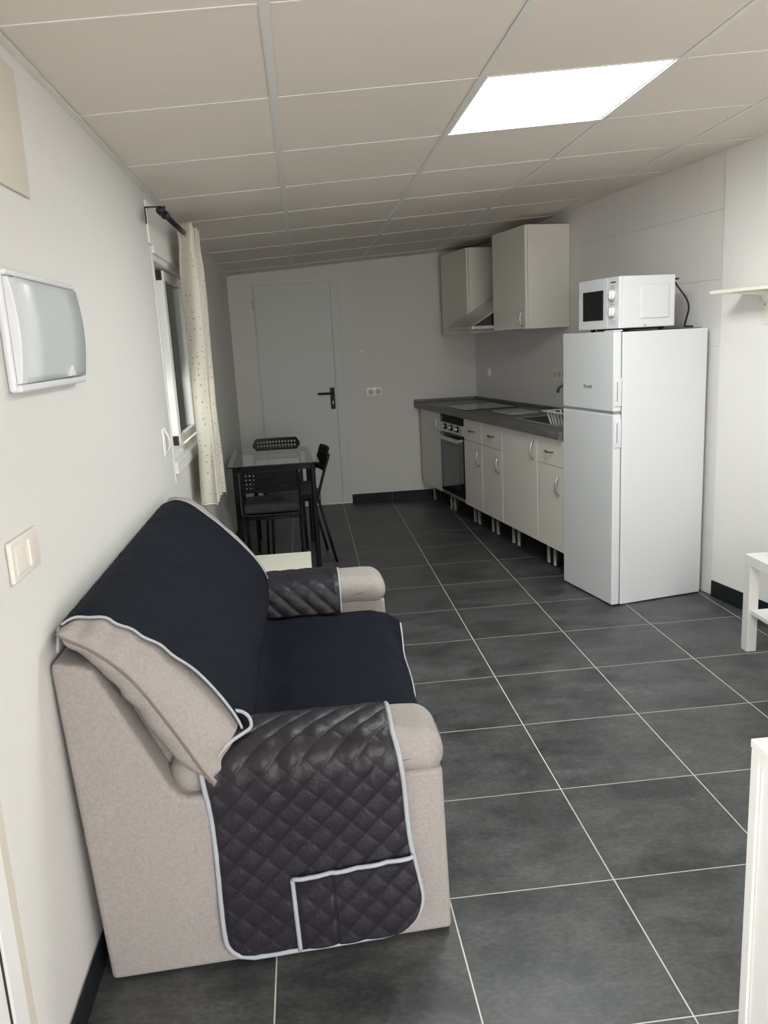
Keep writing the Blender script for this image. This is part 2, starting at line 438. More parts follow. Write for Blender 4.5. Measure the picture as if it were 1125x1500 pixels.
# ceiling: void board, grid bars, panels
ceil = struct(MB().prism_z([(XL-0.1, YF-0.1), (xr(YF)+0.1, YF-0.1), (xr(YB)+0.1, YB+0.1), (XL-0.1, YB+0.1)], lambda x, y: zc(x, y)+0.03, lambda x, y: zc(x, y)+0.12).build('ceiling', M['ceiling_void']))
CX = [-0.9185, -0.311, 0.297, 0.905, 1.513, 2.121, 2.73]
CY = [0.49+0.6285*k for k in range(-4, 10)]
LED_CELL = (2, 5)
def zoff(d): return lambda x, y: zc(x, y)+d
led = None
for i in range(len(CX)-1):
    for j in range(len(CY)-1):
        p = clip([(CX[i], CY[j]), (CX[i+1], CY[j]), (CX[i+1], CY[j+1]), (CX[i], CY[j+1])], [(a, b, d-0.002*math.hypot(a, b)) for a, b, d in ROOM])
        if not p or area(p) < 1e-3: continue
        cx = sum(q[0] for q in p)/len(p); cy = sum(q[1] for q in p)/len(p)
        if (i, j) == LED_CELL:
            continue
        q = [(a-cx, b-cy) for a, b in p]
        dz = random.uniform(-0.0006, 0.0006)
        MB().prism_z(q, lambda x, y: zc(x+cx, y+cy)+0.0018+dz-zc(cx, cy), lambda x, y: zc(x+cx, y+cy)+0.014-zc(cx, cy)).build('ceiling_panel', M['ceiling_panel'], ceil, loc=(cx, cy, zc(cx, cy)))
RC = [(a, b, d-0.001*math.hypot(a, b)) for a, b, d in ROOM]
for x in CX[1:-1]:
    p = clip([(x-0.012, YF), (x+0.012, YF), (x+0.012, YB), (x-0.012, YB)], RC)
    if p: MB().prism_z(p, zoff(-0.0004), zoff(0.0010)).build('grid_bar', M['ceiling_bar'], ceil)
for y in CY[1:]:
    for i in range(len(CX)-1):
        p = clip([(CX[i]+0.0125, y-0.0045), (CX[i+1]-0.0125, y-0.0045), (CX[i+1]-0.0125, y+0.0045), (CX[i]+0.0125, y+0.0045)], RC)
        if p and area(p) > 1e-4: MB().prism_z(p, zoff(-0.0012), zoff(0.0010)).build('grid_bar', M['ceiling_bar'], ceil)
struct(MB().prism_z([(XL+0.0005, YF+0.001), (XL+0.02, YF+0.001), (XL+0.02, YB-0.001), (XL+0.0005, YB-0.001)], zoff(-0.004), zoff(-0.0016)).build('trim_1', M['ceiling_bar']))
# LED panel, laid into the grid
x0, x1, y0, y1 = CX[2], CX[3], CY[5], CY[6]
led = thing('ceiling_light', 'square white LED panel glowing in the suspended ceiling', 'ceiling light', ((x0+x1)/2, (y0+y1)/2, zc((x0+x1)/2, (y0+y1)/2)))
def lz(d): return lambda x, y: zc(x, y)-zc(0, 0)+d
hx, hy = (x1-x0)/2, (y1-y0)/2
MB().prism_z([(-hx+0.022, -hy+0.012), (hx-0.022, -hy+0.012), (hx-0.022, hy-0.012), (-hx+0.022, hy-0.012)], lz(0.0035), lz(0.010)).build('diffuser', M['led'], led)
fr = MB()
for (a, b, c_, d) in ((-hx+0.0125, hx-0.0125, -hy+0.005, -hy+0.0118), (-hx+0.0125, hx-0.0125, hy-0.0118, hy-0.005), (-hx+0.0125, -hx+0.0218, -hy+0.0118, hy-0.0118), (hx-0.0218, hx-0.0125, -hy+0.0118, hy-0.0118)):
    fr.prism_z([(a, c_), (b, c_), (b, d), (a, d)], lz(0.003), lz(0.012))
fr.build('frame', M['alu'], led)

# baseboards of cut floor tile
def baseboard(name, p0, p1, outn, h=0.078, th=0.010, L0=0.0):
    p0, p1 = Vector(p0), Vector(p1); d = (p1-p0); Ln = d.length; d.normalize()
    ang = math.atan2(d.y, d.x); s = 1 if Vector((-d.y, d.x)).dot(Vector(outn)) > 0 else -1
    root = struct(MB().box(0, Ln, min(0, s*0.003), max(0, s*0.003), 0.0005, h-0.004).build(name, M['grout'], loc=(p0.x, p0.y, 0), rotz=ang))
    a = L0
    while a < Ln-0.004:
        b = min(a+0.45, Ln)
        lo, hi = sorted((s*0.0032, s*th))
        MB().box(max(a, 0)+0.0008, b-0.0008, lo, hi, 0.002, h).build('tile', M['baseboard'], root, bevel=0.0015, seg=1)
        a = b
baseboard('baseboard_left', (XL+0.0005, -0.028), (XL+0.0005, YB-0.002), (1, 0), L0=-0.2)
baseboard('baseboard_back', (0.09, YB-0.0005), (1.25, YB-0.0005), (0, -1), L0=-0.08)
baseboard('baseboard_right', (xr(YS-0.012)-0.0115, YS-0.012), (xr(YF+0.02)-0.0115, YF+0.02), (-1, 0), h=0.092)

# flush door on the back wall
dr = struct(MB().box(-0.668, 0.087, YB-0.006, YB-0.0005, 0.0, 1.975).build('door_1', M['door'], bevel=0.001))
MB().box(-0.655, 0.0, YB-0.019, YB-0.0065, 0.012, 1.962).build('door_leaf', M['door'], dr, bevel=0.002)
dr.children[0].data.materials[0] = M['door']
MB().box(0.0035, 0.074, YB-0.016, YB-0.0065, 0.012, 1.962).build('door_stile', M['door'], dr, bevel=0.002)
hd = MB().rbox((-0.032, YB-0.024, 0.965), (0.04, 0.010, 0.19), 0.012, 3).build('door_handle', M['black_plastic'], dr, smooth=True)
MB().tube([(-0.032, YB-0.024, 1.01), (-0.032, YB-0.060, 1.01), (-0.045, YB-0.066, 1.01), (-0.148, YB-0.066, 1.012), (-0.156, YB-0.058, 1.012)], 0.010, 10).build('lever', M['black_plastic'], hd, smooth=True)
MB().rbox((-0.032, YB-0.0305, 0.925), (0.010, 0.004, 0.03), 0.0018, 2).build('lock_cylinder', M['nickel'], hd, smooth=True)
for z in (1.80, 0.30):
    MB().cyl((-0.667, YB-0.014, z-0.04), (-0.667, YB-0.014, z+0.04), 0.008).build('hinge', M['door'], dr, smooth=True)
MB().box(-0.655, 0.087, YB-0.014, YB-0.006, 0.0005, 0.011).build('threshold', M['white_plastic'], dr)

# window on the left wall
win = struct(MB().box(XL-0.10, XL-0.02, WY0+0.001, WY1-0.001, WZ0+0.001, WZ0+0.04).build('window_1', M['alu'], bevel=0.002))
fm = MB()
fm.box(XL-0.10, XL-0.001, WY0+0.001, WY0+0.035, WZ0+0.0405, WZ1-0.001); fm.box(XL-0.10, XL-0.001, WY1-0.035, WY1-0.001, WZ0+0.0405, WZ1-0.001)
fm.box(XL-0.10, XL-0.001, WY0+0.0355, WY1-0.0355, WZ1-0.045, WZ1-0.001)
fm.build('frame', M['alu'], win, bevel=0.002)
cv = MB()
cv.box(XL+0.0005, XL+0.005, WY0-0.020, WY0+0.012, WZ0-0.075, WZ1+0.005)
cv.build('architrave', M['alu'], win, bevel=0.002)
MB().box(XL+0.0005, XL+0.012, WY0+0.0125, WY1+0.02, WZ1-0.02, WZ1+0.012).build('architrave', M['alu'], win, bevel=0.002)
MB().box(XL-0.02+0.0005, XL+0.016, WY0+0.013, WY1+0.01, WZ0-0.035, WZ0+0.018).build('sill', M['alu'], win, bevel=0.002)
def sash(y0, y1, x0, x1, sealy):
    zb, zt = WZ0+0.05, WZ1-0.055
    s = MB(); st = 0.075
    s.box(x0, x1, y0, y0+st, zb+0.045, zt-0.045); s.box(x0, x1, y1-st, y1, zb+0.045, zt-0.045)
    s.box(x0, x1, y0+0.03, y1, zb, zb+0.0445); s.box(x0, x1, y0+0.03, y1, zt-0.0445, zt)
    o = s.build('sash', M['alu'], win, bevel=0.003)
    MB().box((x0+x1)/2-0.003, (x0+x1)/2+0.003, y0+st, y1-st, zb+0.045, zt-0.045).build('pane', M['pane_glass'], o)
    for z in (zb, zt-0.045):
        MB().box(x0+0.008, x1-0.008, y0, y0+0.03, z, z+0.0445).build('brush_seal', M['seal'], o)
    MB().box(x1-0.001, x1+0.0025, y0+st-0.006, y0+st, zb+0.046, zt-0.046).build('gasket', M['seal'], o)
sash(WY0+0.37, WY1-0.04, XL-0.060, XL-0.022, 0)
sash(WY0+0.037, WY0+0.56, XL-0.0995, XL-0.0635, 0)
MB().box(XL+0.0005, XL+0.010, WY0-0.055, WY1+0.05, WZ1+0.0125, 2.055).build('shutter_box_cover', M['white_plastic'], win, bevel=0.002)
MB().cyl((XL+0.010, WY0-0.02, 2.025), (XL+0.0115, WY0-0.02, 2.025), 0.004).build('screw', M['nickel'], win)
zz = WZ1-0.02; first = None
while zz > 1.36:
    MB().rbox((XL-0.135, (WY0+WY1)/2, zz-0.019), (0.012, WY1-WY0-0.03, 0.038), 0.005, 2).build('shutter_slat', M['shutter'], win, smooth=True)
    zz -= 0.040

# belt winder of the roller shutter
bw = thing('strap_winder', 'small white shutter strap winder on the left wall below the window', 'strap winder', (XL, 1.985, 1.085))
MB().rbox((0.004, 0, 0), (0.007, 0.09, 0.115), 0.003, 2).build('plate', M['white_plastic'], bw, smooth=True)
MB().grid(lambda u, v: (0.008+0.016*math.sin(math.pi*v), -0.014+0.028*u+0.012, -0.046+0.092*v), 2, 12).build('strap_cover', M['white_plastic'], bw, smooth=True, solid=0.003)

# ------------------------------------------------------------------ fixtures on the left wall
mbx = thing('meter_box', 'white electrical panel with blue grey lid on the left wall', 'electrical panel', (XL, 0.553, 1.508))
MB().rbox((0.009, 0, 0), (0.0175, 0.500, 0.245), 0.008, 3).build('back_frame', M['panel_white'], mbx, smooth=True)
def lid(u, v):
    y = -0.208+0.455*u; z = -0.104+0.210*v
    return (0.020+0.016*math.sin(math.pi*(0.12+0.76*v)), y, z)
MB().grid(lid, 4, 14).build('lid', M['panel_grey'], mbx, smooth=True, solid=0.004)
for s in (-1, 1):
    yy = -0.2095 if s < 0 else 0.2485
    pr = [(0.018, -0.105)]+[(0.022+0.016*math.sin(math.pi*(0.12+0.76*k/12)), -0.105+0.21*k/12) for k in range(13)]+[(0.018, 0.105)]
    MB().prism(pr, 'y', yy, yy+s*(0.034 if s < 0 else 0.0015)).build('side_frame', M['panel_white'], mbx, bevel=0.002)
MB().rbox((0.017, 0, -0.114), (0.022, 0.494, 0.016), 0.005, 2).build('lower_frame', M['panel_white'], mbx, smooth=True)
MB().rbox((0.016, 0, 0.1145), (0.022, 0.494, 0.013), 0.005, 2).build('upper_frame', M['panel_white'], mbx, smooth=True)
MB().prism([(0.080, -0.102), (0.135, -0.102), (0.1075, -0.076)], 'x', 0.026, 0.036).build('latch', M['panel_white'], mbx, bevel=0.002)

tag(MB().rbox((XL+0.004, 0.44, 1.939), (0.007, 0.335, 0.268), 0.003, 2).build('cover_plate', M['cover'], smooth=True), 'blank beige cover plate high on the left wall', 'cover plate')

sw = thing('light_switch', 'ivory double rocker light switch on the wall above the sofa', 'light switch', (XL, 0.242, 1.068))
MB().rbox((0.0055, 0, 0), (0.010, 0.160, 0.082), 0.004, 3).build('plate', M['switch'], sw, smooth=True)
for s in (-1, 1):
    def fnr(o, s=s):
        return o
    MB().rbox((0.0115, s*0.036, 0.0), (0.008, 0.050, 0.056), 0.003, 3).build('rocker', M['switch'], sw, smooth=True, rotz=0.06*s)

def socket(name, label, loc, rotz, n, wd=0.07, h=0.075):
    # local y points into the wall, x along it
    r = thing(name, label, 'socket', loc, rotz)
    MB().rbox((0, -0.005, 0), (wd*n, 0.009, h), 0.003, 2).build('plate', M['white_plastic'], r, smooth=True)
    for i in range(n):
        cx = (i-(n-1)/2)*wd*0.93
        MB().lathe([(0.024, -0.0108), (0.026, -0.0098), (0.026, -0.009)], 18, (cx, 0, 0), 'y').build('socket_face', M['cover'], r, smooth=True)
        for s in (-1, 1):
            MB().cyl((cx+s*0.009, -0.0112, 0), (cx+s*0.009, -0.0106, 0), 0.003, 8).build('pin_hole', M['ink'], r)
    return r
socket('wall_socket', 'double white socket plate on the back wall beside the door', (0.345, YB-0.0005, 1.0), 0.0, 2)
p = wall_point(1.60, 0.0046); socket('wall_socket', 'triple white socket plate on the tiled wall above the sink', (p.x, p.y, 1.143), wall_ang, 3)
p = wall_point(0.315, 0.0046)
s2 = thing('light_switch', 'single white switch on the tiled wall beyond the hob', 'light switch', (p.x, p.y, 1.13), wall_ang)
MB().rbox((0, -0.005, 0), (0.075, 0.009, 0.078), 0.003, 2).build('plate', M['white_plastic'], s2, smooth=True)
MB().rbox((0, -0.0115, 0), (0.046, 0.006, 0.05), 0.003, 2).build('rocker', M['white_plastic'], s2, smooth=True)
hk = thing('wall_hook', 'tiny white hook on the back wall right of the door', 'hook', (0.255, YB-0.0005, 1.36))
MB().lathe([(0.013, -0.004), (0.013, 0.0)], 14, (0, 0, 0), 'y').build('base', M['white_plastic'], hk)
MB().tube([(0, -0.004, 0), (0, -0.016, -0.004), (0, -0.020, 0.006)], 0.004, 8).build('peg', M['white_plastic'], hk, smooth=True)
lo = thing('wall_socket', 'small white socket low on the left wall by the glass table', 'socket', (XL+0.0005, 4.17, 0.50), math.radians(90))
MB().rbox((0, -0.005, 0), (0.08, 0.009, 0.08), 0.003, 2).build('plate', M['white_plastic'], lo, smooth=True)
MB().lathe([(0.022, -0.011), (0.024, -0.0098), (0.024, -0.009)], 18, (0, 0, 0), 'y').build('socket_face', M['cover'], lo, smooth=True)

# ------------------------------------------------------------------ curtain and rod
rod = thing('curtain_rod', 'black iron curtain rod with knob ends above the window', 'curtain rod', (XL+0.088, 2.6, 1.985))
MB().cyl((0, -0.60, 0), (0, 0.42, 0), 0.0115, 14).build('pole', M['navy_rod'], rod, smooth=True)
for e in (-0.60, 0.42):
    s = -1 if e < 0 else 1
    MB().lathe([(0.004, -0.006), (0.017, 0.0), (0.018, 0.012), (0.011, 0.020), (0.015, 0.028), (0.018, 0.042), (0.014, 0.058), (0.005, 0.066)] if s > 0 else [(0.004, 0.006), (0.017, 0.0), (0.018, -0.012), (0.011, -0.020), (0.015, -0.028), (0.018, -0.042), (0.014, -0.058), (0.005, -0.066)], 16, (0, e, 0), 'y').build('finial', M['navy_rod'], rod, smooth=True)
for yb_ in (-0.535, 0.385):
    br = MB(); br.box(-0.0775, -0.0745, yb_-0.008, yb_+0.008, -0.030, 0.030); br.box(-0.0775, 0.004, yb_-0.008, yb_+0.008, 0.030, 0.0335)
    br.box(-0.004, 0.004, yb_-0.008, yb_+0.008, 0.0118, 0.030)
    br.build('bracket', M['navy_rod'], rod)
    MB().lathe([(0.0125, -0.012), (0.017, -0.010), (0.017, 0.010), (0.0125, 0.012)], 16, (0, yb_, 0), 'y').build('ring', M['navy_rod'], rod, smooth=True)
ct = thing('curtain', 'cream curtain with small grey dots bunched on the black rod', 'curtain', (XL+0.10, 2.74, 0.70))
HT = 1.325
def curtain_fn(u, v):
    z = HT*v
    ph = u*2*math.pi*4.5
    amp = 0.046*(0.92+0.08*math.cos(v*5+1.2)) * (1-0.2*v**6)
    gather = 1.0 - 0.15*math.exp(-((v-0.93)/0.05)**2)
    y = (-0.20+0.42*u)*(1.0-0.12*v) + 0.012*math.sin(ph*2+v*3)
    x = (amp*math.cos(ph) + 0.005*math.sin(3.1*v+u*9))*gather - 0.004*v - 0.016*(1-v)
    x += 0.006*noise.noise(Vector((u*6, v*5, 0.3)))
    return (x, y, z)
MB().grid(curtain_fn, 150, 60, uvfn=lambda u, v: (u*1.1, v*HT)).build('cloth', M['curtain'], ct, smooth=True, solid=0.002)
MB().tube([tuple(Vector(curtain_fn(k/150, 0.0))+Vector((0, 0, 0.004))) for k in range(151)], 0.0035, 6).build('hem', M['cream_lacquer'], ct, smooth=True)

# ------------------------------------------------------------------ kitchen units along the right wall
KO = Vector((0.723, 5.85)); KD = Vector((0.16, -1.0)).normalized(); KN = Vector((-KD.y, KD.x))   # KN points to the wall
KA = math.atan2(KD.y, KD.x)
def kp(s, t=0.0): q = KO+KD*s+KN*t; return (q.x, q.y, 0.0)
ZB, ZT = 0.168, 0.838

def bow_handle(c, L, vertical, m='steel'):
    pts = []
    for k in range(13):
        a = -1+2*k/12
        off = -0.026*(1-a*a)**0.5 if abs(a) < 1 else 0
        pts.append((c[0], c[1]+off, c[2]+a*L/2) if vertical else (c[0]+a*L/2, c[1]+off, c[2]))
    return MB().tube(pts, 0.0052, 8)
def unit(s0, w_, label, layout, top=ZT-0.002, hxv=None, legs=True):
    r = thing('base_cabinet', label, 'cabinet', kp(s0), KA, 'base cabinets under the worktop')
    b = MB(); th = 0.016
    b.box(0.001, 0.001+th, 0.0195, 0.53, ZB, top); b.box(w_-0.001-th, w_-0.001, 0.0195, 0.53, ZB, top)
    b.box(0.001+th, w_-0.001-th, 0.0195, 0.53, ZB, ZB+th); b.box(0.001+th, w_-0.001-th, 0.514, 0.53, ZB+th, top)
    if layout != 'oven': b.box(0.001+th, w_-0.001-th, 0.0195, 0.514, top-th, top)
    b.build('carcass', M['cabinet_edge'], r)
    gp = 0.0015
    if layout == 'door':
        d = MB().box(gp, w_-gp, 0.0, 0.018, ZB-0.003, ZT-0.005).build('door', M['cabinet'], r, bevel=0.0012)
        bow_handle((w_-0.045, 0.0, 0.735), 0.115, True).build('handle', M['steel'], d, smooth=True)
    elif layout == 'drawer':
        d = MB().box(gp, w_-gp, 0.0, 0.018, ZB-0.003, 0.6685).build('door', M['cabinet'], r, bevel=0.0012)
        bow_handle((w_-0.052, 0.0, 0.562), 0.112, True).build('handle', M['steel'], d, smooth=True)
        d2 = MB().box(gp, w_-gp, 0.0, 0.018, 0.6725, ZT-0.005).build('drawer', M['cabinet'], r, bevel=0.0012)
        bow_handle((w_/2, 0.0, 0.752), 0.095, False).build('handle', M['nickel'], d2, smooth=True)
    for lx in (0.042, w_-0.042):
        for ly in (0.10, 0.46):
            if lx == 0.042 and s0 < 0.2 and ly > 0.4: pass
            MB().lathe([(0.019, 0.0005), (0.019, 0.008), (0.0165, 0.010), (0.0165, ZB-0.0005)], 16, (lx, ly, 0)).build('leg', M['steel'], r, smooth=True)
    return r
unit(0.105, 0.545, 'off-white base cabinet with one door between back wall and oven', 'door')
unit(0.655, 0.545, 'off-white oven housing on steel legs around the built-in oven', 'oven')
unit(1.205, 0.366, 'narrow drawer and door base cabinet right next to the oven', 'drawer')
unit(1.575, 0.366, 'narrow drawer and door base cabinet, second one after the oven', 'drawer')
unit(1.945, 0.543, 'wide single-door off-white base cabinet under the sink', 'door', top=0.785)
unit(2.492, 0.340, 'drawer and door base cabinet half hidden behind the fridge', 'drawer', top=0.785)

# built-in oven
ov = thing('oven', 'built-in steel and black glass oven under the hob', 'oven', kp(0.655), KA)
ow = 0.545
b = MB(); b.box(0.020, ow-0.020, 0.012, 0.50, ZB+0.018, ZT-0.004); b.build('housing', M['black'], ov)
for k in range(5):
    MB().box(0.006, ow-0.006, -0.002, 0.010, 0.772+k*0.0125, 0.772+k*0.0125+0.007).build('vent_slat', M['black_plastic'], ov, bevel=0.001, seg=1)
cpn = MB().box(0.004, ow-0.004, -0.004, 0.0115, 0.690, 0.768).build('control_panel', M['steel'], ov, bevel=0.0015)
for k in range(3):
    kx = 0.130+0.145*k
    kb = MB().lathe([(0.027, -0.006), (0.027, -0.0042)], 20, (kx, 0, 0.735), 'y').build('knob', M['black_plastic'], cpn, smooth=False)
    MB().lathe([(0.014, -0.030), (0.018, -0.028), (0.020, -0.0065)], 20, (kx, 0, 0.735), 'y').build('knob_cap', M['steel'], kb, smooth=True)
od = MB().box(0.004, ow-0.004, -0.006, 0.0115, 0.196, 0.684).build('oven_door', M['black_glass'], ov, bevel=0.002)
MB().box(0.085, ow-0.085, -0.0075, -0.0062, 0.250, 0.590).build('window', M['oven_window'], od)
hb = MB(); hb.rbox((ow/2, -0.044, 0.652), (ow-0.03, 0.016, 0.030), 0.006, 3)
hb.box(0.05, 0.075, -0.036, -0.006, 0.642, 0.660); hb.box(ow-0.075, ow-0.05, -0.036, -0.006, 0.642, 0.660)
hb.build('handle', M['steel'], od, smooth=False)
MB().box(0.004, ow-0.004, -0.004, 0.0115, ZB+0.001, 0.193).build('bottom_strip', M['steel'], ov, bevel=0.0015)

# worktop with the sink cut-out, and its upstand along both walls
CT0, CT1 = 0.839, 0.884
wt = thing('worktop', 'long grey wood-grain kitchen worktop over the base cabinets', 'worktop', kp(0), KA)
def kloc(x, y):
    d = Vector((x, y))-KO; return (d.dot(KD), d.dot(KN))
def back_t(s):    # distance from cabinet fronts to the tiled wall face at s
    lo_, hi_ = 0.3, 0.9
    for _ in range(40):
        mid = (lo_+hi_)/2; q = KO+KD*s+KN*mid
        if q.x < xr(q.y)-0.007/1: lo_ = mid
        else: hi_ = mid
    return lo_
bl = [kloc(0.69, YB-0.002), kloc(1.26, YB-0.002)]
def bw_s(t): return bl[0][0]+(bl[1][0]-bl[0][0])*(t-bl[0][1])/(bl[1][1]-bl[0][1])
SE = 2.83; SK0, SK1, TK0, TK1 = 1.965, 2.70, 0.085, 0.44
tb = MB()
tb.prism([(bw_s(-0.028), -0.028), (SK0, -0.028), (SK0, back_t(SK0)), (bw_s(back_t(0.1)), back_t(0.1))], 'z', CT0, CT1)
tb.prism([(SK1, -0.028), (SE, -0.028), (SE, back_t(SE)), (SK1, back_t(SK1))], 'z', CT0, CT1)
tb.prism([(SK0, -0.028), (SK1, -0.028), (SK1, TK0), (SK0, TK0)], 'z', CT0, CT1)
tb.prism([(SK0, TK1), (SK1, TK1), (SK1, back_t(SK1)), (SK0, back_t(SK0))], 'z', CT0, CT1)
tb.build('slab', M['counter'], wt)
up = MB()
e0 = bw_s(back_t(0.1))
up.prism([(e0, back_t(0.1)-0.02), (SE, back_t(SE)-0.02), (SE, back_t(SE)-0.0005), (e0, back_t(0.1)-0.0005)], 'z', CT1+0.0003, CT1+0.024)
up.prism([(bw_s(-0.028), -0.028), (bw_s(-0.028)+0.02, -0.028), (bw_s(back_t(0.1)-0.021)+0.02, back_t(0.1)-0.021), (bw_s(back_t(0.1)-0.021), back_t(0.1)-0.021)], 'z', CT1+0.0003, CT1+0.024)
up.build('upstand', M['counter'], wt, bevel=0.003)
MB().box(SE-0.12, SE-0.117, -0.0295, -0.0283, CT0+0.002, CT1-0.002).build('edge_joint', M['steel_dark'], wt)

hob = thing('hob', 'flat black glass hob set on the worktop', 'hob', kp(0), KA)
MB().box(0.70, 1.175, 0.03, 0.475, CT1+0.0004, CT1+0.006).build('glass_plate', M['black_glass'], hob, bevel=0.002)
for (hx_, hy_, hr) in ((0.82, 0.15, 0.075), (1.05, 0.15, 0.06), (0.82, 0.36, 0.06), (1.05, 0.36, 0.075)):
    MB().lathe([(hr, CT1+0.0061), (hr, CT1+0.0064)], 28, (hx_, hy_, 0)).build('cooking_zone', M['oven_window'], hob)

brd = tag(MB().rbox((1.565, 0.268, CT1+0.0055), (0.325, 0.225, 0.010), 0.004, 3).build('cutting_board', M['board'], smooth=True), 'grey rectangular cutting board lying on the worktop beside the hob', 'cutting board')
brd.location = kp(0); brd.rotation_euler = (0, 0, KA)

sk = thing('sink', 'rectangular steel sink set in the worktop by the fridge', 'sink', kp(0), KA)
rm = MB(); e = 0.022
rm.box(SK0-0.018, SK1+0.018, TK0-0.018, TK0+e, CT1+0.0004, CT1+0.005); rm.box(SK0-0.018, SK1+0.018, TK1-e, TK1+0.018, CT1+0.0004, CT1+0.005)
rm.box(SK0-0.018, SK0+e, TK0+e, TK1-e, CT1+0.0004, CT1+0.005); rm.box(SK1-e, SK1+0.018, TK0+e, TK1-e, CT1+0.0004, CT1+0.005)
rm.build('rim', M['steel'], sk, bevel=0.001)
bo = MB(); z0_, z1_ = 0.792, CT1; a0, a1, c0, c1 = SK0+0.003, SK1-0.003, TK0+0.003, TK1-0.003
bo.box(a0, a1, c0, c1, z0_, z0_+0.003); bo.box(a0, a0+0.003, c0, c1, z0_+0.003, z1_); bo.box(a1-0.003, a1, c0, c1, z0_+0.003, z1_)
bo.box(a0+0.003, a1-0.003, c0, c0+0.003, z0_+0.003, z1_); bo.box(a0+0.003, a1-0.003, c1-0.003, c1, z0_+0.003, z1_)
bo.build('bowl', M['steel_dark'], sk)
MB().lathe([(0.03, z0_+0.0035), (0.03, z0_+0.006)], 20, ((SK0+SK1)/2, (TK0+TK1)/2, 0)).build('drain', M['chrome'], sk)

tp = thing('tap', 'chrome swan-neck kitchen tap behind the sink', 'tap', kp(0), KA)
tx, ty = 2.40, 0.50
MB().lathe([(0.026, CT1+0.0005), (0.026, CT1+0.01), (0.020, CT1+0.016), (0.019, CT1+0.07), (0.012, CT1+0.075)], 18, (tx, ty, 0)).build('base', M['chrome'], tp, smooth=True)
sp = [(tx, ty, CT1+0.072), (tx, ty, 1.03), (tx-0.015, ty-0.005, 1.062), (tx-0.06, ty-0.02, 1.085), (tx-0.17, ty-0.06, 1.098), (tx-0.27, ty-0.10, 1.100), (tx-0.325, ty-0.12, 1.092), (tx-0.352, ty-0.13, 1.072), (tx-0.358, ty-0.132, 1.045)]
MB().tube(sp, 0.0105, 12).build('spout', M['chrome'], tp, smooth=True)
MB().tube([(tx+0.018, ty, CT1+0.05), (tx+0.06, ty-0.01, CT1+0.09)], 0.006, 8).build('lever', M['chrome'], tp, smooth=True)

# dish rack standing in the sink
dk = thing('dish_rack', 'white plastic dish rack standing in the sink', 'dish rack', kp(0), KA)
rx0, rx1, ry0, ry1, rz0, rz1 = 2.29, 2.65, 0.17, 0.40, z0_+0.0035, 0.958
MB().rbox(((rx0+rx1)/2, (ry0+ry1)/2, rz0+0.035), (rx1-rx0-0.03, ry1-ry0-0.03, 0.068), 0.012, 3).build('tray', M['white_plastic'], dk, smooth=True)
fl = MB()
fl.box(rx0-0.03, rx1+0.03, ry0-0.03, ry0, rz1-0.006, rz1); fl.box(rx0-0.03, rx1+0.03, ry1, ry1+0.03, rz1-0.006, rz1)
fl.box(rx0-0.03, rx0, ry0, ry1, rz1-0.006, rz1); fl.box(rx1, rx1+0.03, ry0, ry1, rz1-0.006, rz1)
fl.build('flange', M['white_plastic'], dk, bevel=0.002)
def bar(p0, p1): MB().tube([p0, p1], 0.0065, 6).build('bar', M['white_plastic'], dk, smooth=True)
for k in range(9):
    x = rx0+(rx1-rx0)*k/8; xi = x+(rx0+rx1-2*x)*0.07
    for (yt, yb2) in ((ry0, ry0+0.016), (ry1, ry1-0.016)): bar((xi, yb2, rz0+0.065), (x, yt, rz1-0.006))
for k in range(1, 5):
    y = ry0+(ry1-ry0)*k/5
    for (xt, xb2) in ((rx0, rx0+0.016), (rx1, rx1-0.016)): bar((xb2, y, rz0+0.065), (xt, y, rz1-0.006))

# wall cabinets and hood
def wp(s, t): q = wall_point(s, t+0.0045); return (q.x, q.y, 0.0)
def wall_unit(s0, w_, z0, z1, label, hz):
    r = thing('wall_cabinet', label, 'cabinet', wp(s0, 0.33), wall_ang, 'wall cabinets over the worktop')
    b = MB(); th = 0.016
    b.box(0.0, th, 0.019, 0.329, z0, z1); b.box(w_-th, w_, 0.019, 0.329, z0, z1)
    b.box(th, w_-th, 0.019, 0.329, z0, z0+th); b.box(th, w_-th, 0.019, 0.329, z1-th, z1); b.box(th, w_-th, 0.32, 0.329, z0+th, z1-th)
    b.build('carcass', M['cabinet'], r, bevel=0.001, seg=1)
    d = MB().box(0.0015, w_-0.0015, -0.001, 0.017, z0+0.001, z1-0.001).build('door', M['cabinet'], r, bevel=0.0015)
    bow_handle((w_-0.04, -0.001, hz), 0.11, True).build('handle', M['steel'], d, smooth=True)
    for (yy, zz_) in ((0.06, z1-0.03), (0.29, z1-0.03), (0.06, z0+0.03), (0.29, z0+0.03)):
        MB().lathe([(0.005, w_+0.0003), (0.005, w_+0.0010)], 10, (0, yy, zz_), 'x').build('screw_cap', M['cabinet_edge'], r)
    return r
wall_unit(0.085, 0.587, 1.465, 2.128, 'off-white wall cabinet in the far corner beyond the cooker hood', 1.545)
wall_unit(1.192, 0.545, 1.474, 2.150, 'off-white wall cabinet above the worktop nearest the fridge', 1.545)
hdh = thing('cooker_hood', 'wedge-shaped steel cooker hood with black glass side above hob', 'cooker hood', wp(0.676, 0.0), wall_ang)
hw = 0.512
def hy(t): return -t
MB().prism([(-0.0005, 1.49), (-0.50, 1.49), (-0.50, 1.515), (-0.0005, 1.515)], 'x', 0.0, hw).build('rim', M['steel'], hdh, bevel=0.002)
MB().prism([(-0.0005, 1.5153), (-0.49, 1.5153), (-0.0005, 1.795)], 'x', 0.012, hw-0.012).build('side_panel', M['black_glass'], hdh)
MB().prism([(-0.488, 1.5165), (-0.0005, 1.7956), (-0.0005, 1.806), (-0.500, 1.5165)], 'x', 0.0, hw).build('front_panel', M['steel'], hdh, bevel=0.001)
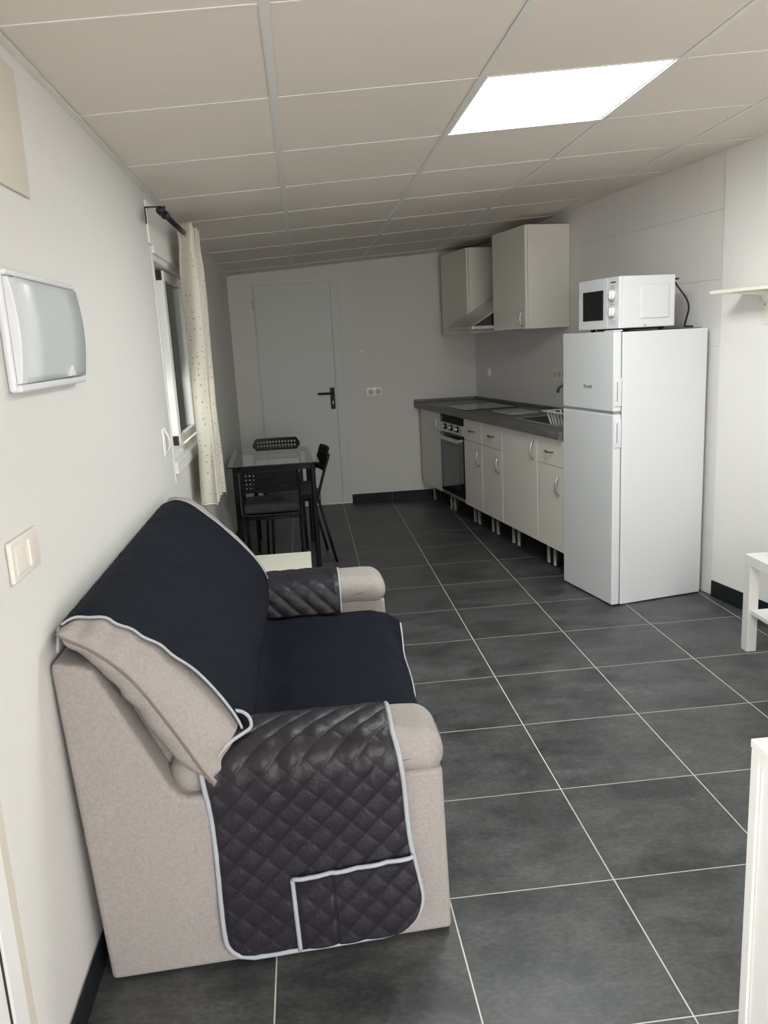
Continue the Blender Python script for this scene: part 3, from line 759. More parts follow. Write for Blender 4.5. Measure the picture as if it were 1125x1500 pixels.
MB().box(0.06, hw-0.06, -0.44, -0.06, 1.486, 1.4897).build('grease_filter', M['steel_dark'], hdh)

# ------------------------------------------------------------------ fridge, microwave
FA = math.atan2(-0.9805, 0.1965)
FD = Vector((0.9805, 0.1965)); FW = Vector((0.1965, -0.9805))
FW_ = 0.503
F1 = Vector((1.260, 2.535)); F0 = F1 - FW*FW_
fg = thing('fridge', 'tall white two-door fridge freezer standing beside the worktop', 'fridge', (F0.x, F0.y, 0), FA)
FH = 1.432
MB().rbox((FW_/2, 0.052+0.252, (0.005+FH-0.004)/2), (FW_, 0.504, FH-0.004-0.005), 0.006, 2).build('body', M['fridge'], fg, smooth=False)
d1 = MB().rbox((FW_/2, 0.023, (0.008+1.022)/2), (FW_, 0.046, 1.022-0.008), 0.007, 3).build('lower_door', M['fridge'], fg, smooth=False)
d2 = MB().rbox((FW_/2, 0.023, (1.034+FH)/2), (FW_, 0.046, FH-1.034), 0.007, 3).build('upper_door', M['fridge'], fg, smooth=False)
MB().box(0.004, FW_-0.004, 0.0465, 0.0515, 0.04, FH-0.01).build('gasket', M['fridge_grey'], fg)
MB().box(0.003, FW_-0.003, 0.004, 0.040, 1.0225, 1.0335).build('gap_trim', M['fridge_grey'], fg)
def grip(door, z0, z1):
    m_ = MB(); x0_ = FW_+0.0003
    gpl = MB().rbox((FW_+0.0035, 0.024, (z0+z1)/2), (0.006, 0.041, z1-z0), 0.0025, 2).build('handle', M['fridge'], door, smooth=True)
    MB().box(FW_+0.0066, FW_+0.0072, 0.016, 0.021, z0+0.025, z1-0.020).build('grip_recess', M['fridge_grey'], gpl)
    MB().box(FW_+0.0066, FW_+0.010, 0.023, 0.036, z0+0.022, z1-0.018).build('grip_bar', M['fridge'], gpl, bevel=0.001)
grip(d2, 1.062, 1.205); grip(d1, 0.852, 0.998)
def text_obj(txt, size, parent, loc, m, name='lettering'):
    cu = bpy.data.curves.new(name, 'FONT'); cu.body = txt; cu.size = size; cu.extrude = 0.0004; cu.align_x = 'CENTER'; cu.align_y = 'CENTER'
    tmp = bpy.data.objects.new(name, cu); C.objects.link(tmp)
    bpy.context.view_layer.update()
    me = bpy.data.meshes.new_from_object(tmp.evaluated_get(bpy.context.evaluated_depsgraph_get()))
    C.objects.unlink(tmp); bpy.data.objects.remove(tmp)
    o = bpy.data.objects.new(name, me); C.objects.link(o); me.materials.clear(); me.materials.append(m)
    o.parent = parent; o.location = loc; o.rotation_euler = (math.radians(90), 0, 0)
    return o
text_obj('Brandt', 0.030, d2, (0.262, -0.0005, 1.155), M['ink'])
for (lx, ly) in ((0.05, 0.10), (FW_-0.05, 0.10), (0.05, 0.48), (FW_-0.05, 0.48)):
    MB().lathe([(0.018, 0.0005), (0.02, 0.0025), (0.014, 0.0048)], 14, (lx, ly, 0)).build('foot', M['black_plastic'], fg, smooth=True)
hg = MB().rbox((FW_-0.05, 0.03, FH+0.004), (0.09, 0.05, 0.007), 0.003, 2).build('hinge_cover', M['fridge'], fg, smooth=True)
MB().box(0.02, FW_-0.02, 0.06, 0.53, FH-0.0038, FH-0.001).build('top_panel', M['black_plastic'], fg)

MWP = F1 + FD*0.055 - FW*0.042
MWW = 0.385; MW0 = MWP - FW*MWW
mw = thing('microwave', 'white microwave oven with two dials standing on the fridge', 'microwave', (MW0.x, MW0.y, FH), FA)
mz0, mz1, md = 0.014, 0.268, 0.305
MB().rbox((MWW/2, 0.022+md/2, (mz0+mz1)/2), (MWW, md, mz1-mz0), 0.004, 2).build('body', M['fridge'], mw)
cp_w = 0.105
MB().rbox(((MWW-cp_w)/2, 0.011, (mz0+mz1)/2), (MWW-cp_w-0.001, 0.021, mz1-mz0), 0.004, 2).build('door', M['fridge'], mw)
MB().rbox((0.150-0.005, -0.0003, 0.134), (0.195, 0.003, 0.150), 0.001, 2).build('window', M['black_glass'], mw)
cpan = MB().rbox((MWW-cp_w/2, 0.011, (mz0+mz1)/2), (cp_w-0.001, 0.021, mz1-mz0), 0.004, 2).build('control_panel', M['fridge'], mw)
for z in (0.180, 0.098):
    kb = MB().lathe([(0.020, -0.020), (0.0225, -0.018), (0.025, 0.0)], 22, (MWW-cp_w/2, 0, z), 'y').build('dial', M['white_plastic'], cpan, smooth=True)
    MB().box(MWW-cp_w/2-0.003, MWW-cp_w/2+0.003, -0.024, -0.0198, z-0.018, z+0.018).build('dial_grip', M['white_plastic'], kb, bevel=0.001)
MB().box(MWW-cp_w/2-0.022, MWW-cp_w/2+0.022, -0.0006, 0.0004, 0.238, 0.245).build('logo', M['ink'], cpan)
for z in (0.222, 0.212, 0.146, 0.133, 0.052, 0.040):
    MB().box(MWW-cp_w/2-0.026, MWW-cp_w/2+0.018, -0.0006, 0.0004, z, z+0.0022).build('printed_mark', M['print'], cpan)
# pressed relief on the side
rel = MB().rbox((MWW+0.0005, 0.022+md*0.60, 0.142), (0.013, 0.170, 0.170), 0.0060, 4)
rel.build('side_relief', M['fridge'], mw, smooth=True)
MB().lathe([(0.004, MWW+0.0002), (0.004, MWW+0.0012)], 10, (0, 0.150, 0.024), 'x').build('screw', M['nickel'], mw)
for (lx, ly) in ((0.05, 0.06), (MWW-0.05, 0.06), (0.05, 0.28), (MWW-0.05, 0.28)):
    MB().lathe([(0.013, 0.0005), (0.013, mz0)], 12, (lx, ly, 0)).build('foot', M['black_plastic'], mw)
MB().box(0.10, MWW-0.03, 0.05, 0.29, 0.004, mz0-0.0005).build('base_plate', M['black'], mw)
MB().rbox((MWW-0.03, 0.022+md+0.014, 0.246), (0.05, 0.026, 0.008), 0.003, 2).build('spacer', M['black_plastic'], mw, smooth=True)
cb = []
for k in range(21):
    a = k/20
    cb.append((MWW-0.02+0.035*math.sin(math.pi*a)**2, 0.022+md+0.012+0.055*a+0.030*math.sin(math.pi*a*0.9), 0.232-0.225*a))
for k in range(1, 7): cb.append((MWW-0.02-0.0*k, 0.022+md+0.067+0.0*k, 0.0085))
cb = cb[:21]+[(MWW-0.018, 0.022+md+0.085, 0.0065), (MWW-0.010, 0.022+md+0.12, 0.0055)]
MB().tube(cb, 0.0045, 8).build('power_cord', M['black_plastic'], mw, smooth=True)

# ------------------------------------------------------------------ glass table and chairs
TA = math.radians(2.0)
gt = thing('dining_table', 'small glass-topped dining table with black metal frame by the wall', 'table', (-0.522, 4.06, 0), TA)
tw, tl, tz = 0.575, 0.90, 0.725
MB().rbox((0, 0, tz-0.004), (tw, tl, 0.008), 0.0035, 2).build('glass_top', M['table_glass'], gt, smooth=False)
fr = MB()
fx, fy = tw/2-0.045, tl/2-0.05
fr.box(-fx, fx, -fy-0.012, -fy+0.012, tz-0.045, tz-0.012); fr.box(-fx, fx, fy-0.012, fy+0.012, tz-0.045, tz-0.012)
fr.box(-fx-0.012, -fx+0.012, -fy, fy, tz-0.045, tz-0.012); fr.box(fx-0.012, fx+0.012, -fy, fy, tz-0.045, tz-0.012)
fr.build('rail_frame', M['black_metal'], gt)
for sx in (-1, 1):
    for sy in (-1, 1):
        MB().tube([(sx*fx, sy*fy, 0.0005), (sx*fx, sy*fy, tz-0.011)], 0.0165, 14).build('leg', M['black_metal'], gt, smooth=False)
        MB().lathe([(0.014, tz-0.0112), (0.014, tz-0.0085)], 14, (sx*fx, sy*fy, 0)).build('suction_pad', M['chrome'], gt)

def smooth_path(pts, n=6):
    out = []
    for i in range(len(pts)-1):
        p0, p1, p2, p3 = [Vector(pts[max(0, min(len(pts)-1, k))]) for k in (i-1, i, i+1, i+2)]
        for k in range(n):
            t = k/n
            out.append(0.5*((2*p1)+(-p0+p2)*t+(2*p0-5*p1+4*p2-p3)*t*t+(-p0+3*p1-3*p2+p3)*t**3))
    out.append(Vector(pts[-1])); return out

def perforated_back(parent):
    # plastic back with rows of round holes, leaning backwards
    W, H = 0.335, 0.155; cols, rows = 13, 5; cw, ch = W/ (cols+1.6), H/(rows+1.2)
    zb, yb, lean = 0.575, -0.185, math.radians(17)
    nh = 8
    mb = MB(); bm_v = {}; 
    def put(x, h):
        # x across, h up the board; slight curve and rounded top corners
        y = yb - h*math.tan(lean) - 0.022*(1-(2*x/W)**2)
        return (x, y, zb+h)
    xs0 = -cols*cw/2; hs0 = (H-rows*ch)/2
    for i in range(cols):
        for j in range(rows):
            cx, ch_ = xs0+(i+.5)*cw, hs0+(j+.5)*ch; r = min(cw, ch)*0.30
            outer = []; inner = []
            for k in range(nh):
                a = 2*math.pi*k/nh+math.pi/nh*0
                ca, sa = math.cos(a), math.sin(a)
                sc_ = 1/max(abs(ca), abs(sa))
                outer.append(put(cx+ca*sc_*cw/2, ch_+sa*sc_*ch/2)); inner.append(put(cx+ca*r, ch_+sa*r))
            mb.add(outer+inner, [(k, (k+1) % nh, nh+(k+1) % nh, nh+k) for k in range(nh)])
    # border
    def strip(x0, x1, h0, h1, n):
        pts = []
        for k in range(n+1):
            x = x0+(x1-x0)*k/n; pts.append(x)
        vs = [put(x, h0) for x in pts]+[put(x, h1) for x in pts]
        mb.add(vs, [(k, k+1, n+2+k, n+1+k) for k in range(n)])
    xe = xs0+cols*cw
    strip(xs0, xe, 0, hs0, 26); strip(xs0, xe, hs0+rows*ch, H, 26)
    for (a, b) in ((-W/2, xs0), (xe, W/2)):
        n_ = 3
        rr = 0.03
        vs = []; 
        outer_x = a if a < 0 else b; inner_x = b if a < 0 else a
        hs = [H*k/16 for k in range(17)]
        for h in hs:
            ins = 0.0
            if h > H-rr: ins = rr-math.sqrt(max(0, rr*rr-(h-(H-rr))**2))
            if h < rr*0.5: ins = max(ins, 0.5*rr-math.sqrt(max(0, (0.5*rr)**2-(0.5*rr-h)**2)))
            ox = outer_x + (ins if outer_x < 0 else -ins)
            if outer_x < 0: ox = min(ox, inner_x-0.0005)
            else: ox = max(ox, inner_x+0.0005)
            vs += [put(ox, h), put(inner_x, h)]
        mb.add(vs, [(2*k, 2*k+1, 2*k+3, 2*k+2) for k in range(16)])
    me = mb.build('backrest', M['black_plastic'], parent, solid=0.006)
    bm = bmesh.new(); bm.from_mesh(me.data); bmesh.ops.remove_doubles(bm, verts=bm.verts, dist=0.0004); bmesh.ops.recalc_face_normals(bm, faces=bm.faces); bm.to_mesh(me.data); bm.free()
    return me

def make_chair(label):
    r = thing('dining_chair', label, 'chair', (0, 0, 0), 0, 'black chairs around the glass table')
    perforated_back(r)
    for s in (-1, 1):
        MB().tube(smooth_path([(s*0.172, -0.135, 0.405), (s*0.172, -0.150, 0.47), (s*0.170, -0.180, 0.56), (s*0.166, -0.232, 0.70)]), 0.0095, 10).build('back_post', M['black_metal'], r, smooth=True)
        MB().tube([(s*0.175, -0.238, 0.0005), (s*0.172, -0.140, 0.425)], 0.0095, 10).build('leg', M['black_metal'], r, smooth=True)
        MB().tube([(s*0.172, 0.185, 0.0005), (s*0.168, 0.165, 0.425)], 0.0095, 10).build('leg', M['black_metal'], r, smooth=True)
        MB().tube([(s*0.170, -0.14, 0.422), (s*0.168, 0.165, 0.422)], 0.009, 10).build('side_rail', M['black_metal'], r, smooth=True)
    MB().tube([(-0.168, 0.165, 0.415), (0.168, 0.165, 0.415)], 0.008, 10).build('cross_bar', M['black_metal'], r, smooth=True)
    MB().tube([(-0.170, -0.14, 0.415), (0.170, -0.14, 0.415)], 0.008, 10).build('cross_bar', M['black_metal'], r, smooth=True)
    def seatfn(o):
        return Vector((o.x, o.y, o.z-0.012*(1-(o.x/0.17)**2)*(1-(o.y/0.19)**2)))
    MB().rbox((0, 0.02, 0.436), (0.335, 0.345, 0.012), 0.005, 2, fn=seatfn, div=6).build('seat', M['black_plastic'], r, smooth=True)
    return r
def make_pad(label):
    def padfn(o):
        k = 0.007*noise.noise(Vector((o.x*14, o.y*14, 2.0)))
        edge = max(abs(o.x)/0.17, abs(o.y-0.02)/0.175)
        return Vector((o.x, o.y, o.z+k+0.022*(1-edge**2) if o.z > 0.46 else o.z))
    r = tag(MB().rbox((0, 0.02, 0.4645), (0.345, 0.345, 0.042), 0.018, 4, fn=padfn, div=8).build('seat_cushion', M['seat_pad'], smooth=True), label, 'cushion', 'dark seat cushions on the chairs')
    for s in (-1, 1):
        MB().tube(smooth_path([(s*0.15, -0.145, 0.455), (s*0.165, -0.158, 0.440), (s*0.178, -0.156, 0.425), (s*0.186, -0.150, 0.395)], 4), 0.003, 6).build('tie', M['black'], r, smooth=True)
    return r
ch0 = make_chair('black perforated-back chair nearest the sofa, seen from behind')
pd0 = make_pad('dark grey seat cushion on the black chair nearest the sofa')
places = [((-0.528, 3.52), 0.03, None, None),
          ((-0.515, 4.45), math.pi+0.02, 'black perforated-back chair at the far end of the glass table', 'dark grey seat cushion on the chair at the table far end'),
          ((-0.405, 3.985), math.pi/2+0.15, 'black chair seen side on at the right of the glass table', 'dark grey seat cushion on the side-on chair right of the table')]
for (xy, rz, lab, plab) in places:
    a = ch0 if lab is None else copy_tree(ch0); b = pd0 if lab is None else copy_tree(pd0)
    for o in (a, b): o.location = (xy[0], xy[1], 0); o.rotation_euler = (0, 0, rz); o.scale = (1, 1, 1.055)
    if lab: a['label'] = lab; b['label'] = plab

# ------------------------------------------------------------------ white furniture
def lack(name, label, cat, x0, x1, y0, y1, h, leg=0.046, top=0.046, shelf=None, m='white_lacquer'):
    r = thing(name, label, cat, ((x0+x1)/2, (y0+y1)/2, 0))
    hx_, hy_ = (x1-x0)/2, (y1-y0)/2
    MB().box(-hx_, hx_, -hy_, hy_, h-top, h).build('top', M[m], r, bevel=0.0015)
    for sx in (-1, 1):
        for sy in (-1, 1):
            a, b_ = sorted((sx*hx_, sx*(hx_-leg))); c_, d_ = sorted((sy*hy_, sy*(hy_-leg)))
            MB().box(a, b_, c_, d_, 0.0005, h-top-0.0003).build('leg', M[m], r, bevel=0.0015)
    if shelf:
        MB().box(-hx_+0.010, hx_-0.010, -hy_+leg+0.0005, hy_-leg-0.0005, shelf-0.02, shelf).build('shelf', M[m], r, bevel=0.0012)
    return r
lack('side_table', 'low cream square side table between the sofa and the chairs', 'table', -0.80, -0.308, 1.99, 2.462, 0.45, m='cream_lacquer')
lack('tv_bench', 'white low bench with lower shelf against the right wall', 'bench', 1.603, 1.875, 0.98, 1.862, 0.445, shelf=0.198)

nc = thing('low_cabinet', 'white low cabinet with framed side in the near right corner', 'cabinet', (0.700, -0.285, 0))
hx_, hy_, hh = 0.206, 0.190, 0.695
MB().box(-hx_+0.006, hx_-0.002, -hy_+0.006, hy_-0.006, 0.002, hh-0.017).build('body', M['white_lacquer'], nc)
MB().box(-hx_-0.002, hx_, -hy_, hy_+0.002, hh-0.0165, hh).build('top', M['white_lacquer'], nc, bevel=0.0015)
for (a, b_) in ((hy_-0.024, hy_), (-hy_, -hy_+0.024)):
    MB().box(-hx_-0.001, -hx_+0.0055, a, b_, 0.001, hh-0.017).build('stile', M['white_lacquer'], nc, bevel=0.001)
MB().box(-hx_-0.001, -hx_+0.0055, -hy_+0.0245, hy_-0.0245, hh-0.041, hh-0.017).build('rail', M['white_lacquer'], nc, bevel=0.001)
MB().box(-hx_-0.001, -hx_+0.0055, -hy_+0.0245, hy_-0.0245, 0.001, 0.025).build('rail', M['white_lacquer'], nc, bevel=0.001)

# wall shelf on the right wall
ys = 2.41
sp0 = Vector((xr(ys)-0.0115, ys))
sh = thing('wall_shelf', 'white wall shelf on metal brackets high on the right wall', 'shelf', (sp0.x, sp0.y, 1.582), wall_ang)
MB().box(0.0, 0.80, -0.205, -0.001, 0.0, 0.016).build('board', M['cream_lacquer'], sh, bevel=0.0015)
for bx in (0.145, 0.68):
    bk = MB()
    pts = [(-0.185, -0.0005), (-0.185, -0.006), (-0.06, -0.014), (-0.026, -0.022), (-0.012, -0.045), (-0.006, -0.15), (-0.001, -0.15), (-0.001, -0.0005)]
    bk.prism(pts, 'x', bx-0.013, bx+0.013)
    o = bk.build('bracket', M['cream_lacquer'], sh, bevel=0.001)
    MB().cyl((bx, -0.013, -0.060), (bx, -0.0085, -0.060), 0.004, 10).build('screw', M['nickel'], o)

# ------------------------------------------------------------------ sofa
SA = math.radians(0.2)
sofa = thing('sofa', 'greige fabric two-seat sofa against the left wall', 'sofa', (-0.826, 0.327, 0), SA)
SL = 1.49      # overall length, along local y
def nz(p, s, a): return a*noise.noise(Vector(p)*s)
side_poly = [(0.006, 0.022), (0.812, 0.022), (0.804, 0.452), (0.20, 0.456), (0.176, 0.484), (0.045, 0.775), (0.034, 0.792), (-0.016, 0.808), (-0.018, 0.79)]
near_poly = side_poly[:-2]+[(-0.042, 0.812), (-0.044, 0.79), (-0.008, 0.022)]
for (a, b_, side_poly) in ((0.0, 0.185, near_poly[1:]), (SL-0.185, SL, side_poly)):
    pm = MB().prism(side_poly, 'y', a, b_)
    if a == 0.0: pm.v = [(x, y-0.036*(1-x/0.8) if y < 0.1 else y, z if z > 0.1 else 0.010) for x, y, z in pm.v]
    pm.build('side_panel', M['sofa'], sofa, bevel=0.012, seg=3)
MB().prism([(0.01, 0.06), (0.30, 0.06), (0.30, 0.34), (0.13, 0.50), (0.02, 0.78), (-0.022, 0.80)], 'y', 0.186, SL-0.186).build('back_frame', M['sofa'], sofa, bevel=0.01)
# recessed inner panel seen between the outer panel and the back cushion
MB().prism([(0.03, 0.60), (0.19, 0.455), (0.30, 0.455), (0.245, 0.53), (0.07, 0.80), (0.03, 0.80)], 'y', 0.050, 0.184).build('inner_panel', M['sofa'], sofa, bevel=0.006)
MB().rbox((0.755, SL/2, 0.165), (0.06, SL-0.374, 0.24), 0.015, 3).build('front_panel', M['sofa'], sofa, smooth=True)
for (fx_, fy_) in ((0.76, 0.06), (0.76, SL-0.06), (0.06, 0.06), (0.06, SL-0.06)):
    MB().box(fx_-0.025, fx_+0.025, fy_-0.025, fy_+0.025, 0.0005, 0.0215).build('foot', M['black_plastic'], sofa)
def seatfn(o):
    return Vector((o.x, o.y, o.z + (nz(o, 6, 0.006) if o.z > 0.31 else 0)))
MB().rbox((0.545, SL/2, 0.338), (0.49, SL-0.376, 0.115), 0.045, 5, fn=seatfn, div=10).build('seat_cushion', M['sofa'], sofa, smooth=True)

def arm_fn(y0, sgn):
    def f(o):
        # pad sags a little and folds over the front
        x = o.x; z = o.z
        if x > 0.70: z -= (x-0.70)**2*0.9
        z += nz(o, 9, 0.003)
        return Vector((x + nz(o, 8, 0.003), o.y, z))
    return f
PADY = 0.215
for (yc, sgn) in ((0.098, -1), (SL-0.098, 1)):
    pad = MB().rbox((0.488, yc, 0.491), (0.648, PADY, 0.112), 0.054, 7, fn=arm_fn(yc, sgn), div=16).build('arm_pad', M['sofa'], sofa, smooth=True)
    ys_ = yc-PADY/2-0.0015
    sm = [(0.64, ys_+0.008, 0.476), (0.70, ys_+0.004, 0.486), (0.755, ys_+0.008, 0.490), (0.790, ys_+0.024, 0.492), (0.808, ys_+0.06, 0.494), (0.810, ys_+0.15, 0.494)]
    MB().tube(smooth_path(sm, 4), 0.0035, 6).build('seam', M['sofa_seam'], pad, smooth=True)

# back cushion: front and rear profile curves (x, z) from bottom to top
def cat(pts, t):
    n = len(pts)-1; f = t*n; i = min(int(f), n-1); u = f-i
    P = [Vector((*pts[max(0, min(n, k))], 0)) for k in (i-1, i, i+1, i+2)]
    q = 0.5*((2*P[1])+(-P[0]+P[2])*u+(2*P[0]-5*P[1]+4*P[2]-P[3])*u*u+(-P[0]+3*P[1]-3*P[2]+P[3])*u**3)
    return Vector((q.x, q.y))
FRONT = [(0.275, 0.486), (0.335, 0.505), (0.348, 0.552), (0.312, 0.634), (0.250, 0.718), (0.178, 0.800), (0.098, 0.866), (0.030, 0.897), (-0.018, 0.880)]
REAR = [(0.275, 0.486), (0.225, 0.508), (0.177, 0.566), (0.140, 0.632), (0.101, 0.695), (0.068, 0.748), (0.033, 0.797), (0.005, 0.822), (-0.012, 0.846), (-0.018, 0.880)]
SEAM = [(0.275, 0.486), (0.252, 0.525), (0.222, 0.585), (0.193, 0.640), (0.161, 0.699), (0.128, 0.752), (0.091, 0.797), (0.045, 0.838), (0.000, 0.866), (-0.018, 0.880)]
CY0, CY1 = -0.012, SL+0.012
def thick(y, w0=0.15):
    d = min(y-CY0, (CY1-y)*1.8)
    if d >= w0: return 1.0
    return math.sqrt(max(0.0, 1-(1-d/w0)**2))**0.9
def cush(t, y, side, off=0.0):
    f = cat(FRONT, t); r_ = cat(REAR, t); m_ = cat(SEAM, t)
    s = thick(y, 0.19 if side > 0 else 0.05)
    tgt = f if side > 0 else r_
    q = m_+(tgt-m_)*s
    # creases near the end seams
    if side > 0:
        cr = (1-s)*s*0.020*math.sin(t*46+3*math.sin(t*9)) + 0.006*noise.noise(Vector((t*7, y*5, 1.0)))*s
        # soft dip in the middle of the back
        cr -= 0.010*math.exp(-((t-0.55)/0.16)**2)*s
    else:
        cr = (1-s)*s*0.014*math.sin(t*38+1)+0.004*math.sin(t*31+2*math.sin(t*13))*s
    n = (f-r_); n = n/n.length if n.length > 1e-6 else Vector((1, 0.5)).normalized()
    if n.length: q = q + n*(cr*side if side > 0 else -cr)
    if off:
        e = 0.004
        d = cat(FRONT, min(1, t+e))-cat(FRONT, max(0, t-e)); d.normalize(); q = q+Vector((d.y, -d.x))*off
    return Vector((q.x, y-0.032*(1-q.x/0.8)*max(0.0, 1-(y-CY0)/0.35), q.y))
def ydist(v):
    # denser near both ends
    return CY0+(CY1-CY0)*(0.5-0.5*math.cos(math.pi*v))*1.0
bc = MB()
bc.grid(lambda u, v: cush(u, ydist(v), 1), 90, 110)
bc.grid(lambda u, v: cush(u, ydist(v), -1), 90, 110)
bco = bc.build('back_cushion', M['sofa'], sofa, smooth=True)
bm = bmesh.new(); bm.from_mesh(bco.data); bmesh.ops.remove_doubles(bm, verts=bm.verts, dist=0.0003); bmesh.ops.recalc_face_normals(bm, faces=bm.faces); bm.to_mesh(bco.data); bm.free()
for y in (CY0-0.0005, CY1+0.0005):
    MB().tube([cush(k/60, y, 1)+Vector((0, 0, 0)) for k in range(61)], 0.0032, 6).build('piping', M['sofa_seam'], bco, smooth=True)

# ------------------------------------------------------------------ quilted sofa cover
cov = thing('sofa_cover', 'navy quilted sofa cover with silver grey piping over the sofa', 'sofa cover', (-0.826, 0.327, 0), SA)
def puff(u, v, d=0.068, a=0.0062):
    p = abs(math.sin(math.pi*(u+v)/d)); q = abs(math.sin(math.pi*(u-v)/d))
    return a*(p**0.45)*(0.62+0.38*q**0.4)
def fade(d, w_=0.016): return max(0.0, min(1.0, d/w_))
# back panel: from the seat joint, up the cushion, over its top and a little down behind
BT0 = 0.02
def back_edges(t):
    # y of near and far edge of the cover along the profile
    near = 0.062+0.030*math.sin(math.pi*min(1, t*1.0))-0.030*t
    far = SL-0.165+0.02*(1-t)
    return near, far
def back_cov(u, v):
    t = BT0+(1.0-BT0)*u
    n_, f_ = back_edges(t)
    y = n_+(f_-n_)*v
    edge = min(v, 1-v)*(f_-n_)
    off = 0.005+puff(t*0.62, y, 0.07, 0.0016)*fade(edge)+0.0025*noise.noise(Vector((t*5, y*16, 4)))
    q = cush(t, y, 1, off)
    if v < 0.06: q += Vector((0.010, 0, 0.006))*(1-v/0.06)*math.exp(-((t-0.45)/0.22)**2)
    return q
MB().grid(back_cov, 150, 190).build('back_panel', M['navy'], cov, smooth=True, solid=0.002)
for v in (0.0, 1.0):
    MB().tube([back_cov(k/60, v) for k in range(61)], 0.0034, 8).build('piping', M['piping'], cov, smooth=True)
# flap hanging behind the cushion top, its corner showing at the near end
def rear_flap(u, v):
    y = 0.0+(SL-0.10)*v
    p = cush(1.0, max(0.1, y), 1, 0.006)
    return Vector((p.x-0.003-0.003*u, y if v > 0 else y-0.022*u, p.z-0.003-0.050*u))
MB().grid(rear_flap, 6, 40).build('rear_flap', M['fold'], cov, smooth=True, solid=0.002)
MB().tube([rear_flap(k/10, 0.0) for k in range(11)]+[rear_flap(1.0, k/20) for k in range(1, 21)], 0.0032, 6).build('piping', M['piping'], cov, smooth=True)
# loose corner loop of the cover next to the near arm
lp = smooth_path([(0.318, 0.078, 0.612), (0.340, 0.078, 0.606), (0.356, 0.072, 0.592), (0.358, 0.060, 0.574), (0.338, 0.044, 0.566), (0.314, 0.020, 0.562), (0.288, -0.002, 0.545), (0.262, -0.018, 0.505)], 6)
MB().tube(lp, 0.0045, 8).build('piping', M['piping'], cov, smooth=True)
anchor = Vector((0.328, 0.09, 0.580))
MB().grid(lambda u, v: Vector(lp[int(round(u*(len(lp)-1)))]).lerp(anchor, v), len(lp)-1, 6).build('corner_fold', M['navy_side'], cov, smooth=True, solid=0.002)
# seat panel with front drop
SP = [(0.300, 0.500), (0.318, 0.435), (0.36, 0.407), (0.45, 0.405), (0.60, 0.405), (0.72, 0.404), (0.780, 0.395), (0.815, 0.365), (0.825, 0.31), (0.828, 0.250)]
def seat_cov(u, v):
    y0, y1 = 0.190, SL-0.190
    y = y0+(y1-y0)*v
    # rounded lower corners of the front drop
    dcorner = min(y-y0, y1-y); lim = 1.0
    if dcorner < 0.10: lim = 1.0-0.17*(1-dcorner/0.10)**2
    p = cat(SP, u*lim)
    off = puff(u*0.75, y, 0.07, 0.0020)*fade(dcorner) + 0.007*noise.noise(Vector((u*6, y*6, 5))) + 0.003*noise.noise(Vector((u*14, y*22, 9)))
    sag = -0.006*math.sin(math.pi*v)*math.sin(math.pi*min(1, u*1.4))
    fl_ = max(0, (u-0.78))/0.22*max(0, (v-0.45))/0.55
    return Vector((p.x + 0.045*fl_ + (0.008*math.sin(y*9) if u > 0.8 else 0)*max(0, (u-0.8))*5, y, p.y+off+sag+0.004))
MB().grid(seat_cov, 110, 150).build('seat_panel', M['navy'], cov, smooth=True, solid=0.002)
MB().tube([seat_cov(1.0, k/80) for k in range(44, 81)], 0.0050, 8).build('piping', M['piping'], cov, smooth=True)
# arm panels
def arc_path(pts, n=10):
    q = smooth_path([(a, b, 0) for a, b in pts], n); L = [0]
    for i in range(1, len(q)): L.append(L[-1]+(q[i]-q[i-1]).length)
    return q, L
def at_len(q, L, s):
    s = max(0, min(L[-1], s))
    lo_ = 0
    for i in range(1, len(L)):
        if L[i] >= s:
            t = (s-L[i-1])/max(1e-9, L[i]-L[i-1]); return q[i-1].lerp(q[i], t), (q[i]-q[i-1]).normalized()
    return q[-1], (q[-1]-q[-2]).normalized()
NEAR = [(0.222, 0.412), (0.218, 0.459), (0.200, 0.517), (0.150, 0.546), (0.095, 0.551), (0.035, 0.544), (-0.006, 0.519), (-0.020, 0.479), (-0.022, 0.429), (-0.020, 0.380), (-0.022, 0.250), (-0.028, 0.120), (-0.032, 0.035)]
nq, nL = arc_path(NEAR)
NT = nL[-1]
def near_lr(s):
    # left and right x limit at arc length s
    d = NT-s
    k = max(0.0, (s-0.30)/(NT-0.30))
    left = 0.238+0.008*math.sin(k*5.0)+0.036*k
    right = 0.690+0.055*k+0.004*math.sin(k*9)
    if d < 0.06: left += 0.06-math.sqrt(max(0, 0.06**2-(0.06-d)**2))
    if d < 0.11: right -= 0.11-math.sqrt(max(0, 0.11**2-(0.11-d)**2))
    if s < 0.25: left = 0.315-0.077*(s/0.25)
    return left, right
def near_cov(u, v, off=0.0, quilt=True):
    s = NT*v; l, r_ = near_lr(s)
    x = l+(r_-l)*u
    p, t = at_len(nq, nL, s)
    n = Vector((-t.y, t.x, 0))
    if n.dot(Vector((0, 1, 0)) if v < 0.4 else Vector((-1, 0, 0))) < 0: n = -n
    h = (puff(x, s)*fade(min(x-l, r_-x, NT-s)) if quilt else 0) + off
    k = max(0, 1-abs(s-0.33)/0.16)
    h += k*0.007*noise.noise(Vector((x*30, s*8, 3.0)))+0.0035*noise.noise(Vector((x*9, s*9, 8.0)))
    if s > 0.36: h += 0.007*max(0, math.sin((x-0.26)*9+s*3))*min(1, (s-0.36)/0.2)
    ed = min(u, 1-u)*(r_-l)
    z_drop = -0.020*(1-(x-0.27)/0.47)*max(0, (s-0.45)/(NT-0.45))
    return Vector((x, p.x+n.x*h, p.y+n.y*h+z_drop+0.008))
MB().grid(near_cov, 170, 260).build('near_arm_panel', M['navy_side'], cov, smooth=True, solid=0.002)
def ribbon(pts, r=0.0062): return MB().tube(pts, r, 8)
